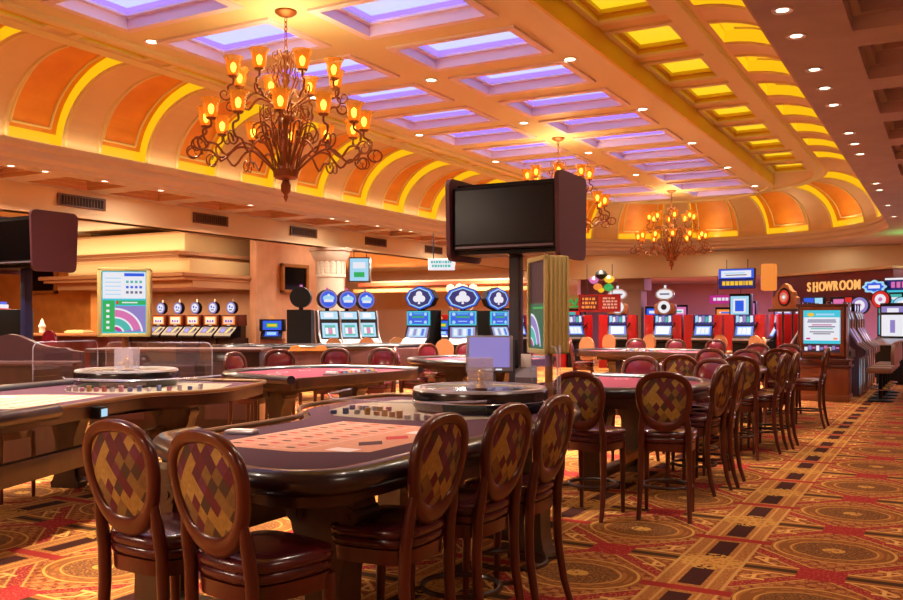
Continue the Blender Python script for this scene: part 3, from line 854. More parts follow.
def roulette_table(name, label, mirror, ox, oy, rz=0., layout=True, felt='felt', ext=0., near=(.42,-.60)):
    """local frame as the near table: long player side at x = +.75, wheel end at +y; mirror swaps the dealer side"""
    s = -1 if mirror else 1
    t = thing(name, label, 'gaming table', (ox,oy,0), rz)
    O = [(.75,-1.30),(.72,-1.56),(.52,-1.66),(.22,-1.60),(-.28,-1.32),(-.62,-1.12),(-.72,-.95),(-.72,-.05),(-.80,.20),(-1.05,.45),(-1.20,.75),(-1.20,1.65),(-1.05,1.80),(.22,1.80),(.40,1.66),(.75,.80)]
    O = [(s*x,y-(ext if y < -.9 else 0)) for x,y in O]
    if mirror: O = O[::-1]
    O = smooth(O, 2)
    MB().prism(inset(O,.02), HT-.10, HT-.012).build('tabletop', M['wood_dk'], t)
    MB().prism(inset(O,.06), HT-.02, HT).build('felt', M[felt], t, 60)
    MB().prism(inset(O,.40), HT-.16, HT-.10).build('apron', M['wood_dk'], t)
    # padded arm rest along the player side, thin raised lip along the dealer side
    pl = [p for p in O]
    def is_player(p): return (s*p[0] > .45) or p[1] < -.72
    n = len(pl); st = next(i for i in range(n) if is_player(pl[i]) and not is_player(pl[i-1]))
    seq = [pl[(st+i)%n] for i in range(n)]
    k = next(i for i in range(n) if not is_player(seq[i]))
    arm, lip = seq[:k], seq[k-1:]+[seq[0]]
    ins = lambda L,d: [tuple(Vector(p)) for p in L]
    MB().tube([(x,y,HT-.005) for x,y in arm], .062, 14, sy=.85).build('armrest', M['pad'], t, 60)
    MB().tube([(x,y,HT+.01) for x,y in lip], .016, 8, sy=1.1).build('lip', M['lip'], t, 60)
    for yy in (-1.14-ext, .95):
        m_ = MB()
        for xx in (near if yy < 0 else (.42,-.60)): scroll_leg(m_, s*xx, yy, 0)
        if yy > 0 or not ext: m_.box(min(s*.42,-s*.60)-.05, max(s*.42,-s*.60)+.05, yy-.05, yy+.05, .10, .20, b=.01)
        m_.build('pedestal', M['wood_ol'], t)
    MB().box(-s*.5-.04, -s*.5+.04, -1.1-ext, .95, .42, .57, b=.012).build('stretcher', M['wood_ol'], t)
    if layout:
        L = MB(); z = HT+.0012
        q = lambda a,b,c,d,m,dz=0: L.quad((s*a,c,z+dz),(s*b,c,z+dz),(s*b,d,z+dz),(s*a,d,z+dz),M[m])
        ya, yb = -1.02, .10
        q(-.42,.10,ya,yb,'lay'); 
        L.add([(s*.10,ya+.0,z),(s*.42,ya+.16,z),(s*.42,yb-.12,z),(s*.10,yb,z)],[(0,1,2,3)],M['lay'])
        for c in range(12):
            for r_ in range(3):
                x0 = -.40+.165*r_; y0 = ya+.06+.087*c
                col = 'lay_r' if (c*3+r_*2) % 2 else 'lay_k'
                cx, cy = x0+.08, y0+.043
                L.add([(s*(cx+.028*math.cos(2*PI*i/10)), cy+.018*math.sin(2*PI*i/10), z+.001) for i in range(10)],[tuple(range(10))],M[col])
                q(x0,x0+.165,y0,y0+.003,'pinkw',.0006)
        for r_ in range(4): q(-.402+.165*r_,-.398+.165*r_,ya+.06,ya+1.10,'pinkw',.0007)
        for i, m_ in ((0,'lay_k'),(1,'lay_r')):
            cy = -.62+.24*i; L.add([(s*.26,cy-.10,z+.001),(s*.33,cy,z+.001),(s*.26,cy+.10,z+.001),(s*.19,cy,z+.001)],[(0,1,2,3)],M[m_])
        for cy in (-.86,-.16): q(.20,.34,cy-.05,cy+.05,'pinkw',.001)
        q(-.42,-.40,ya,ya+.05,'lay_g')
        L.build('layout', None, t)
    W_ = [(-1.0,1.0),(-.9,.6),(-.66,.33),(-.28,.28),(.1,.40),(.27,.63),(.30,1.2),(-.2,1.6),(-.9,1.5)]
    MB().prism([(s*x,y) for x,y in W_], HT-.01, HT+.0008).build('chip_well', M['well'], t)
    return t
T1 = roulette_table('roulette_table','roulette table in the foreground with burgundy felt and peach betting layout', False, -2.72, 4.25)
T2 = roulette_table('roulette_table','roulette table at the left edge with its wheel below the lit display', True, -6.23, 4.685, .35, ext=.7, near=(.42,))
def T2L(x, y): c, s = math.cos(.35), math.sin(.35); return (-6.23+x*c-y*s, 4.685+x*s+y*c)
MB().box(.69,.765,-.57,-.46,.79,.875,M['blackm'],b=.006).box(.763,.768,-.555,-.475,.805,.86,M['e_ice']).build('table_meter', None, T2)
T2['group'] = T1['group'] = 'roulette tables'

def wheel(name, label, x, y, z=HT, r=.455):
    t = thing(name, label, 'roulette wheel', (x,y,z+.001), 0, 'roulette wheels'); k = r/.455
    S_ = lambda pr: [(a*k,b*k) for a,b in pr]
    b = MB().lathe(S_([(.36,0),(.43,.006),(.452,.03),(.455,.06),(.448,.066),(.448,.074),(.455,.08),(.455,.120),(.450,.136)]), 56); b.build('bowl', M['black'], t)
    MB().open_lathe(S_([(.456,.066),(.459,.070),(.456,.074)]), 56).build('chrome_band', M['chrome'], t)
    MB().open_lathe(S_([(.4505,.135),(.445,.150),(.425,.156),(.405,.152),(.40,.140)]), 56).build('rim', M['silver'], t)
    MB().open_lathe(S_([(.40,.141),(.36,.118),(.31,.100),(.29,.098)]), 56).build('track', speck_track, t)
    rt = MB(); n = 37
    for i in range(n*2):
        a, c = 2*PI*i/(2*n), 2*PI*(i+1)/(2*n); col = M['lay_g'] if i//2 == 0 else (M['lay_r'] if (i//2)%2 else M['black'])
        for (r0,z0),(r1,z1) in (((.285,.098),(.245,.092)),((.245,.092),(.20,.083))):
            rt.quad((r0*k*math.cos(a),r0*k*math.sin(a),z0*k),(r0*k*math.cos(c),r0*k*math.sin(c),z0*k),(r1*k*math.cos(c),r1*k*math.sin(c),z1*k),(r1*k*math.cos(a),r1*k*math.sin(a),z1*k),col)
    rt.build('pocket_ring', None, t)
    MB().open_lathe(S_([(.20,.083),(.18,.10),(.10,.125),(.045,.14),(.0,.145)]), 40).build('cone', M['wood_red'], t)
    tr = MB().lathe(S_([(.04,.135),(.045,.15),(.02,.17),(.016,.20),(.028,.215),(.03,.235),(.015,.26),(.0,.268)]), 20)
    for i in range(4):
        w_ = PI/2*i+.4; tr.tube([(0,0,.2*k),(.075*k*math.cos(w_),.075*k*math.sin(w_),.205*k)], .007, 6); tr.lathe([(0,-.012),(.012,0),(0,.012)],8,(.08*k*math.cos(w_),.08*k*math.sin(w_),.206*k))
    tr.build('turret', M['brass'], t)
    return t
speck_track = speck('wheel_track_wood', (196,176,150), (170,146,120), 6., .12, coat=.6)
wheel('roulette_wheel_unit','roulette wheel on the near table with black bowl and silver rim', -2.76, 5.38)
wheel('roulette_wheel_unit','roulette wheel on the left table below the lit display', -6.58, 5.76)

def half_table(name, label, x, y, dx, dy, rx=1.45, ry=1.08, felt='felt_rose', rail=True):
    """half-round table: flat dealer side through (x,y), bulging towards (dx,dy)"""
    t = thing(name, label, 'gaming table', (x,y,0), ang(dx,dy), 'half-round gaming tables')
    O = []
    for i in range(25):
        a = PI*i/24; c, s = math.cos(a), math.sin(a)
        O.append((math.copysign(abs(c)**.72,c)*ry, abs(s)**.72*rx))
    MB().prism(O, HT-.10, HT-.012).build('tabletop', M['wood_dk'], t)
    MB().prism(inset(O,.05), HT-.02, HT+.0).build('felt', M[felt], t, 60)
    MB().prism(inset(O,.30), HT-.17, HT-.10).build('apron', M['wood_ol'], t)
    MB().tube([(a*1.0,b,HT-.005) for a,b in O], .062, 12, sy=.72).build('armrest', M['pad'], t, 60)
    MB().box(-ry+.08, ry-.08, -.035, .02, HT-.10, HT+.012, b=.008).build('dealer_edge', M['wood_dk'], t)
    tr = MB().box(-.36,.36,.06,.24,HT,HT+.022,M['greybox'],b=.004)
    for i in range(9):
        tr.tube([(-.31+.0775*i,.075,HT+.026),(-.31+.0775*i,.225,HT+.026)], .02, 8, M[('chip_w','chip_r','chip_b','chip_o','chip_p')[i%5]])
    tr.build('chip_tray', None, t)
    L = MB(); z = HT+.0012
    for i in range(6):
        a = PI*(i+.8)/6.6; cx, cy = math.cos(a)*ry*.72, .1+math.sin(a)*rx*.62
        L.add([(cx+.07*math.cos(2*PI*j/20), cy+.07*math.sin(2*PI*j/20), z) for j in range(20)]+[(cx+.06*math.cos(2*PI*j/20), cy+.06*math.sin(2*PI*j/20), z) for j in range(20)],
              [(j,(j+1)%20,20+(j+1)%20,20+j) for j in range(20)], M['pinkw'])
    L.build('layout', None, t)
    m_ = MB()
    for xx in (-.55,.55): scroll_leg(m_, xx*ry, rx*.42, PI/2, .80, .24)
    m_.box(-.6*ry,.6*ry,rx*.42-.05,rx*.42+.05,.08,.16,b=.01)
    m_.build('pedestal', M['wood_ol'], t)
    MB().box(-.58*ry,.58*ry,rx*.62-.03,rx*.62+.03,.26,.33,b=.01).build('footrail', M['wood_gold'], t)
    return t
half_table('gaming_table','rose felt gaming table right of the clear guard, nearest in the right row', -3.35, 8.14, 1, 0, 1.42, 1.05)
half_table('gaming_table','gaming table third in the right row, half hidden by chairs', -3.35, 11.2, 1, 0, 1.35, 1.0)
half_table('gaming_table','gaming table farthest in the right row, left of the poster kiosk', -3.3, 14.2, 1, 0, 1.3, 1.0)
half_table('gaming_table','gaming table standing across the far end of the pit', -5.1, 16.3, .1, 1, 1.35, 1.25)
half_table('gaming_table','rose half-round gaming table beyond the pit, dealer edge towards the right', -5.68, 8.2, -1, .1, 1.55, 1.08)
half_table('gaming_table','rose half-round gaming table farther back, left of the touch monitor', -5.5, 12.0, -1, .1, 1.7, 1.05)

# long dice table far left of the half-round table
def dice_table():
    a, b = Vector((-11.8,12.3,0)), Vector((-8.9,15.0,0)); d = b-a; L = d.length
    t = thing('dice_table','long dark dice table with padded rails behind the half-round table', 'gaming table', (a+b)/2, math.atan2(d.y,d.x))
    MB().box(-L/2,L/2,-.6,.6,.62,.98,b=.04).build('side_wall', M['wood_plum'], t)
    MB().box(-L/2+.1,L/2-.1,-.5,.5,.9,.985,b=.01).build('felt', M['felt'], t)
    r = smooth([(-L/2,-.6),(L/2,-.6),(L/2,.6),(-L/2,.6)],2)
    r = [(x,y) for x,y in r]
    MB().tube([(x,y,1.0) for x,y in r], .05, 10, closed=True).build('rail', M['pad'], t)
    MB().prism([(-.8,.94),(-.66,.96),(-.60,1.04),(-.48,1.04),(-.44,1.0),(-.2,1.0),(-.14,1.04),(-.02,1.04),(.05,.96),(.2,.94)], -.66,-.62,None,None,'y').build('gilded_notch', M['wood_gold'], t)
    for xx in (-1.3,1.3):
        m_ = MB(); scroll_leg(m_, xx, 0, PI/2, .62, .5); m_.build('pedestal', M['wood_dk'], t)
dice_table()
# ------------------------------------------------------------------ things on the tables
def corner_plate(mb, x0, x1, z0, z1, r, th, T, m=None):
    """upright sheet in local xz plane with rounded upper corners"""
    o = [(x0,z0),(x1,z0)]
    for i in range(7): a = PI/2*i/6; o.append((x1-r+r*math.cos(a), z1-r+r*math.sin(a)))
    for i in range(7): a = PI/2+PI/2*i/6; o.append((x0+r+r*math.cos(a), z1-r+r*math.sin(a)))
    mb.prism(o, -th/2, th/2, m, T, 'y'); return o
def guard(name, label, plates):
    t = thing(name, label, 'clear guard', (plates[0][0][0],plates[0][0][1],HT+.001), 0)
    ox, oy = plates[0][0]
    for (a, b, h) in plates:
        A, B = Vector((a[0]-ox,a[1]-oy,0)), Vector((b[0]-ox,b[1]-oy,0)); d = B-A; L = d.length
        T = Matrix.Translation(A) @ Matrix.Rotation(math.atan2(d.y,d.x),4,'Z')
        p = MB(); o = corner_plate(p, 0, L, 0, h, .07, .008, T); pl = p.build('sheet', M['acryl'], t)
        MB().tube([T @ Vector((x,0,z)) for x,z in o], .005, 6, closed=True).build('edge', M['acryl_e'], t)
    return t
guard('wheel_guard','clear acrylic guard behind the near roulette wheel at its right', [((-2.22,5.42),(-2.62,5.92),.42),((-2.03,5.0),(-2.20,5.38),.44)])
guard('wheel_guard','tall clear acrylic guard behind the wheel on the left table', [(T2L(-.68,.80),T2L(-.56,1.66),.40),(T2L(-.52,1.74),T2L(.60,1.72),.38)])
def rack_guard(name, label, ox, oy, pts, h=.11):
    t = thing(name, label, 'chip guard', (ox,oy,HT+.001), 0, 'low chip guards')
    m_, e = MB(), MB()
    for (a, b) in zip(pts[:-1], pts[1:]):
        A, B = Vector((*a,0))-Vector((ox,oy,0)), Vector((*b,0))-Vector((ox,oy,0)); d = (B-A); n = Vector((-d.y,d.x,0)).normalized()*.004
        m_.add([A-n,B-n,B+n,A+n]+[v+Vector((0,0,h)) for v in (A-n,B-n,B+n,A+n)], [(0,1,2,3),(4,5,6,7),(0,1,5,4),(1,2,6,5),(2,3,7,6),(3,0,4,7)])
    e.tube([(p[0]-ox,p[1]-oy,h) for p in pts], .006, 6)
    # clear lid reaching back over the chips
    m_.build('sheet', M['acryl'], t); e.build('edge', M['acryl_e'], t)
    return t
rack_guard('chip_guard','low clear guard around the chips in front of the near wheel', -3.2, 4.7, [(-3.72,5.25),(-3.62,4.85),(-3.38,4.55),(-3.0,4.50),(-2.62,4.62),(-2.45,4.86)])
rack_guard('chip_guard','low clear guard around the chips in front of the left wheel', *T2L(.3,.4), [T2L(*p) for p in ((-.27,.61),(-.1,.37),(.28,.25),(.66,.3),(.9,.6),(1.0,1.0))])
# chips: stacks standing inside the guards
stk = {}
def chips(x, y, h, key, label, group):
    if key not in stk:
        m_ = MB()
        for i in range(10): m_.lathe([(.0195,.0005+.004*i),(.02,.001+.004*i),(.02,.0035+.004*i),(.0195,.004+.004*i)], 14)
        o = m_.build('chip_stack', M[key]); stk[key] = o
    else:
        o = stk[key].copy(); COL.objects.link(o)
    o.location = (x,y,HT+.001); o.scale = (1,1,h*.62)
    tag(o, label, 'chips', group)
names = {'chip_r':'red','chip_b':'blue','chip_w':'white','chip_o':'amber','chip_p':'pink'}
cnt = {}
def chip_row(spots, where, group):
    for x, y, h, k in spots:
        c = cnt[(where,k)] = cnt.get((where,k),0)+1
        chips(x, y, h, k, 'stack of %s chips %s, %s from the left' % (names[k], where, ORD[c-1]), group)
row = []
for i in range(13):
    f = i/12; x = -3.44+.86*f; y = 4.66+.06*math.sin(f*6)+.02*f
    row.append((x, y, (1.0,1.6,1.3,1.8)[i%4], ('chip_b','chip_b','chip_w','chip_o','chip_o','chip_o','chip_o','chip_o','chip_w','chip_w','chip_w','chip_r','chip_w')[i]))
for i in range(6): row.append((-3.5+.055*i, 4.95+.02*(i%2), 1.2, ('chip_b','chip_w','chip_b','chip_w','chip_o','chip_p')[i]))
chip_row(row, 'inside the near chip guard', 'chips on the near roulette table')
row = []
for i in range(16):
    f = i/15; x, y = T2L(-.12+1.02*f, .46-.08*math.sin(f*PI)+.34*f*f)
    row.append((x, y, (1.5,1.9,1.3,2.0)[i%4], ('chip_w','chip_w','chip_p','chip_o','chip_p','chip_r','chip_w','chip_p','chip_b','chip_b','chip_w','chip_b','chip_p','chip_w','chip_b','chip_w')[i]))
chip_row(row, 'inside the left chip guard', 'chips on the left roulette table')
# small marker boxes of clear acrylic on the wheel rims
def clear_box(label, x, y, z, s=.13):
    t = thing('marker_box', label, 'acrylic box', (x,y,z), .5, 'acrylic marker boxes')
    h = s/2; m_ = MB()
    m_.box(-h,h,-h,-h+.006,0,s*1.15).box(-h,h,h-.006,h,0,s*1.15).box(-h,-h+.006,-h,h,0,s*1.15).box(h-.006,h,-h,h,0,s*1.15).box(-h,h,-h,h,s*1.15,s*1.15+.006)
    m_.build('box', M['acryl_b'], t)
    MB().box(-h-.006,h+.006,-h-.006,h+.006,0,.008).build('base', M['acryl_e'], t)
clear_box('clear acrylic marker box standing on the near roulette wheel', -2.76, 5.38, HT+.148, .17)
clear_box('clear acrylic marker box on the left roulette wheel below the display', -6.58, 5.76, HT+.148, .17)
# small placard and dealer's items
def placard(label, x, y, rz):
    t = thing('bet_placard', label, 'placard', (x,y,HT+.0015), rz)
    MB().box(-.08,.08,-.045,.045,0,.018,b=.004).build('base', M['silver'], t)
    MB().box(-.07,.07,-.035,.035,.018,.022).build('card', M['pinkw'], t)
placard('small pale limit placard on the left corner of the near table', -3.27, 3.62, .3)

# roulette result displays on poles
def display(label, x, y, face, z0, group, on_left):
    rz = ang(*face)+PI                               # local -Y is the screen side
    t = thing('roulette_display', label, 'display', (x,y,HT+.002), rz, group)
    b = z0-HT; Wd, Hh, D = .235, .66, .075
    MB().box(-Wd,Wd,-D,D,b,b+Hh,b=.02).build('housing', M['olive'], t)
    for s in (-1,1):
        f_ = MB()
        for k in range(5): f_.box(s*(Wd+.004)-.006, s*(Wd+.004)+.006, -D+.014+.029*k, -D+.030+.029*k, b+.01, b+Hh-.01, b=.004)
        f_.build('fluted_side', M['olive'], t)
    fr = MB().box(-Wd-.01,Wd+.01,-D-.022,-D,b-.005,b+.03,b=.006).box(-Wd-.01,Wd+.01,-D-.022,-D,b+Hh-.03,b+Hh+.005,b=.006).box(-Wd-.01,-Wd+.03,-D-.022,-D,b,b+Hh,b=.006).box(Wd-.03,Wd+.01,-D-.022,-D,b,b+Hh,b=.006)
    fr.build('frame', M['olive'], t)
    W2, h0, h1 = Wd-.03, b+.03, b+Hh-.03; H2 = h1-h0
    for side in (-1, 1):
        sc = MB(); yy = side*(D+.003)
        q = lambda x0,x1,z0_,z1_,m,k=0: sc.quad((-side*x0*W2,yy+side*.0012*k,h0+z0_*H2),(-side*x1*W2,yy+side*.0012*k,h0+z0_*H2),(-side*x1*W2,yy+side*.0012*k,h0+z1_*H2),(-side*x0*W2,yy+side*.0012*k,h0+z1_*H2),M[m])
        if on_left:
            q(-1,1,0,1,'e_cyan'); q(-.96,.96,.56,.985,'e_white',1)
            q(.0,.9,.92,.97,'e_blue',2)
            for r_ in range(3):
                for c in range(4): q(.08+.2*c,.2+.2*c,.64+.085*r_,.68+.085*r_,('e_grey','e_blue','e_teal')[r_],2)
            for r_ in range(5): q(-.85,-.15,.62+.065*r_,.635+.065*r_,'e_ice',2)
            q(-.96,-.42,.02,.53,'e_green',1); q(-.38,.96,.46,.53,'e_green',1); q(-.38,.96,.02,.44,'e_lav',1)
            for r_ in range(5): q(-.8,-.66,.07+.09*r_,.11+.09*r_,'e_white',2)
            q(-.1,.6,.485,.505,'e_white',2); q(-.36,-.26,.47,.52,'e_red',2)
            pc = (-.38,.02)
        else:
            q(-1,1,0,1,'e_plum'); q(-1,1,0,.52,'e_dgreen',1); q(-.6,.8,.46,.48,'e_green',2)
            pc = (-.6,.02)
        cx, cz = (-.42 if on_left else -.9), -.02                     # sweeping arcs of the wheel graphic
        for k, (r0, r1, mm) in enumerate(((.18,.30,'e_mag'),(.30,.36,'e_white'),(.36,.62,'e_teal'),(.62,.68,'e_white'),(.68,.95,'e_lav' if not on_left else 'e_pink'),(.95,1.02,'e_white'))):
            for i in range(14):
                a, c2 = PI/2*i/14, PI/2*(i+1)/14
                P_ = lambda r,a: (cx+r*1.25*math.cos(a), cz+r*.42*math.sin(a))
                qs = [P_(r0,a),P_(r1,a),P_(r1,c2),P_(r0,c2)]
                if max(p[0] for p in qs) > .95 or min(p[1] for p in qs) < .02: continue
                sc.add([(-side*px*W2,yy+side*.003,h0+pz*H2) for px,pz in qs],[(0,1,2,3)],M[mm])
        sc.build('screen', None, t)
    MB().cyl((0,0,0),(0,0,b),.028).lathe([(.09,0),(.09,.012),(.03,.03)],20).build('pole', M['wood_gold'], t)
    return t
display('upright roulette display with white and green lit screen above the left wheel', -7.05, 6.15, (.66,-.75), 1.34, 'roulette displays', True)
display('fluted cream roulette display turned sideways beside the near wheel', -2.43, 5.78, (-.78,-.62), 1.27, 'roulette displays', False)

# twin screens in a maroon housing on a post
def tv_stand(label, x, y, postm, dz=0.):
    t = thing('screen_stand', label, 'television stand', (x,y,0), 0, 'twin screen stands')
    z0, z1 = 2.10+dz, 2.69+dz
    MB().box(-.045,.045,-.05,.05,.02,z0+.05,b=.01).box(-.13,.13,-.12,.12,0,.02).build('post', postm, t)
    def rr(w, h, r):
        o = []
        for cx, cy, a0 in ((w-r,h-r,0),(-w+r,h-r,PI/2),(-w+r,-h+r,PI),(w-r,-h+r,1.5*PI)):
            for i in range(6): a = a0+PI/2*i/5; o.append((cx+r*math.cos(a), cy+r*math.sin(a)))
        return o
    for s in (-1, 1):
        o = [(p[0]*(1.0 if p[1] > 0 else .93), p[1]+(z0+z1)/2) for p in rr(.31,.345,.07)]
        MB().prism(o, s*.49-.018, s*.49+.018, None, None, 'x').build('end_panel', M['maroonbox'], t)
    MB().box(-.475,.475,-.20,.20,z0,z0+.03).build('shelf', M['blackm'], t)
    MB().box(-.475,.475,-.16,.16,z1-.03,z1).build('shelf', M['blackm'], t)
    for s in (-1, 1):
        tv = MB().box(-.468,.468,min(s*.2,s*.255),max(s*.2,s*.255),z0+.035,z1-.035,b=.012).build('television', M['blackm'], t)
        MB().box(-.44,.44,min(s*.255,s*.2575),max(s*.255,s*.2575),z0+.085,z1-.06).build('screen', M['screen_off'], tv)
        MB().box(-.44,.44,min(s*.255,s*.258),max(s*.255,s*.258),z0+.048,z0+.066).box(-.02,.02,min(s*.258,s*.26),max(s*.258,s*.26),z0+.050,z0+.062).build('speaker_strip', M['greybox'], tv)
    return t
tv_stand('tall black post carrying twin dark screens in a maroon housing, near the centre', -3.18, 6.86, M['steel_dk'], -.055)
tv_stand('navy post carrying twin dark screens in a maroon housing at the left edge', -9.45, 6.80, M['navy'])

# pit terminal with a tilted touch monitor
t = thing('pit_terminal','tilted touch monitor on a dark pit stand behind the near roulette wheel','terminal',(-3.2,6.40,0),ang(-.43,.9))
MB().box(-.28,.38,-.1,.26,0,.92,b=.015).box(-.32,.40,-.13,.30,.92,.95,b=.01).build('stand', M['wood_dk'], t)
MB().cyl((0,.12,.95),(0,.1,1.1),.05).box(-.1,.1,0,.2,.95,.97).build('neck', M['greybox'], t)
T = TR(0,-.02,1.23,0,-.32)
mn = MB().box(-.185,.185,-.025,.03,-.15,.15,None,T,.012).build('monitor', M['greybox'], t)
MB().box(-.16,.16,-.029,-.024,-.115,.13,M['e_lav'],T).box(-.03,.02,-.031,-.028,-.14,-.128,M['e_white'],T).box(.05,.1,-.031,-.028,-.14,-.128,M['e_white'],T).build('touch_screen', None, mn)
MB().box(.2,.23,.0,.05,-.1,.12,None,T,.008).build('card_reader', M['blackm'], t)
# printer and pit podium
t = thing('receipt_printer','grey receipt printer beside the touch monitor','printer',(-3.2+.29*.9,6.40+.29*.43,.951),ang(-.43,.9))
MB().prism([(-.1,.0),(.16,.0),(.16,.16),(.02,.19),(-.1,.10)],-.085,.085,None,None,'x').build('body', M['greybox'], t)
MB().box(-.04,.04,.0,.01,.17,.28,b=.003).build('paper_slip', M['white'], t)
# wave-topped pit podium at the left
a, b = Vector((-9.6,5.70,0)), Vector((-8.12,6.52,0)); d = b-a
t = thing('pit_podium','maroon pit podium with a wave-shaped top behind the left table','podium',(a+b)/2,math.atan2(d.y,d.x)); L = d.length/2
o = [(-L,0),(L,0),(L,1.16),(L*.85,1.18)]
for i in range(13): f = 1-i/12*1.8; o.append((L*f*.8, 1.20+.15*math.exp(-((f-.12)/.40)**2)))
o += [(-L*.9,1.20),(-L,1.16)]
MB().prism(o,-.05,.05,None,None,'y').build('panel', mat('plum_podium_lacquer',(58,24,32),.4), t)
MB().box(-L-.1,L+.02,-.30,-.05,1.02,1.07,b=.02).build('ledge', M['wood_plum'], t)
MB().box(-L,L,-.28,-.05,0,1.02).build('body', M['wood_dk'], t)
a, b = Vector((-10.4,8.6,0)), Vector((-8.35,9.7,0)); d = b-a
t = thing('pit_desk','dark wooden pit desk behind the left roulette wheel','desk',(a+b)/2,math.atan2(d.y,d.x)); L = d.length/2
MB().box(-L,L,-.3,.3,0,1.06,b=.01).build('body', M['wood_dk'], t)
MB().box(-L-.04,L+.04,-.36,.36,1.06,1.11,b=.015).build('worktop', M['wood_plum'], t)
for s in (-.6,0,.6):
    pn = MB().box(L*s-.28,L*s+.28,-.312,-.3,.15,.92,b=.004).build('panel', M['wood_plum'], t)
    MB().lathe([(0,0),(.014,.008),(.018,.02),(.0,.03)],10,(0,0,0),None,TR(L*s,-.312,.75,0,PI/2)).build('knob', M['brass'], pn)
# serving counter and chair at the far left
t = thing('bar_counter','tan topped bar counter below the orange wall at the far left','counter',(-17.4,13.6,0),math.atan2(.3,1.5))
MB().box(-1.3,1.3,-.3,.3,0,1.14).build('body', M['wood_red'], t)
MB().box(-1.36,1.36,-.38,.38,1.14,1.2,b=.02).build('worktop', M['tan'], t)
for i,(dx,c,h) in enumerate(((-.75,'white',.34),(.88,'white',.30))):
    o = MB().lathe([(.05,0),(.07,.02),(.06,.1),(.09,.16),(.05,.22),(.03,h-.04),(0,h)],14).build('napkin_holder' if i else 'table_lamp', M[c])
    o.location = (-17.4+dx*.98,13.6+dx*.2,1.2); tag(o, ('white tapered lamp on the left of the bar counter','white upright holder on the right of the bar counter')[i], ('lamp','holder')[i])
o = MB().box(-.26,.26,-.18,.18,0,.05,b=.02).box(-.22,.22,-.15,.15,.05,.075,b=.02).build('menu_tray', mat('cream_tray',(240,220,160),.5)); o.location = (-17.1,13.62,1.2); o.rotation_euler = (0,0,.2); tag(o,'cream serving tray on the middle of the bar counter','tray')
def stool(label, x, y, dx, dy, h=.62, m='tan', group='padded stools at the machines'):
    t = thing('slot_stool', label, 'stool', (x,y,0), ang(dx,dy), group)
    MB().box(-.22,.22,-.2,.22,h-.06,h+.05,b=.045).build('seat', M[m], t)
    bk = MB(); o = []
    for i in range(15): a = PI*i/14; o.append((.2*math.cos(a)*(1+.12*math.sin(a)), h+.22+.28*math.sin(a)))
    o += [(-.17,h+.1),(.17,h+.1)]
    bk.prism(o,-.25,-.19,None,None,'y').build('backrest', M[m], t)
    MB().cyl((0,0,.02),(0,0,h-.06),.035).lathe([(.22,0),(.22,.02),(.06,.05)],20).build('pedestal', M['blackm'], t)
    MB().tube([(.17*math.cos(2*PI*i/16),.17*math.sin(2*PI*i/16),.22) for i in range(16)],.012,6,closed=True).tube([(-.17,0,.22),(.17,0,.22)],.01,6).build('footring', M['chrome'], t)
    return t
stool('burgundy bar stool at the counter below the orange wall', -16.95, 12.95, -.1, 1, .78, 'burg2', 'bar stools')
stool('burgundy bar stool at the left end of the bar counter', -18.05, 12.8, -.1, 1, .78, 'burg2', 'bar stools')
# framed televisions on the walls
def wall_tv(label, x, y, z, rz, w=.6, h=.42):
    t = thing('wall_television', label, 'television', (x,y,z), rz, 'framed wall televisions')
    f_ = MB()
    for (x0,x1,z0,z1) in ((-w,w,h-.1,h),(-w,w,-h,-h+.1),(-w,-w+.1,-h,h),(w-.1,w,-h,h)): f_.box(x0,x1,-.11,0,z0,z1,b=.02)
    f_.build('frame', M['wood_gold'], t)
    MB().box(-w+.1,w-.1,-.06,-.01,-h+.1,h-.1).build('screen', M['screen_off'], t)
wall_tv('wall television in a wooden frame beside the column', -16.49, 20.4, 2.68, PI/2)
wall_tv('small wall television in a wooden frame on the orange wall at the far left', -23.6, 17.59, 2.72, 0, .62, .45)

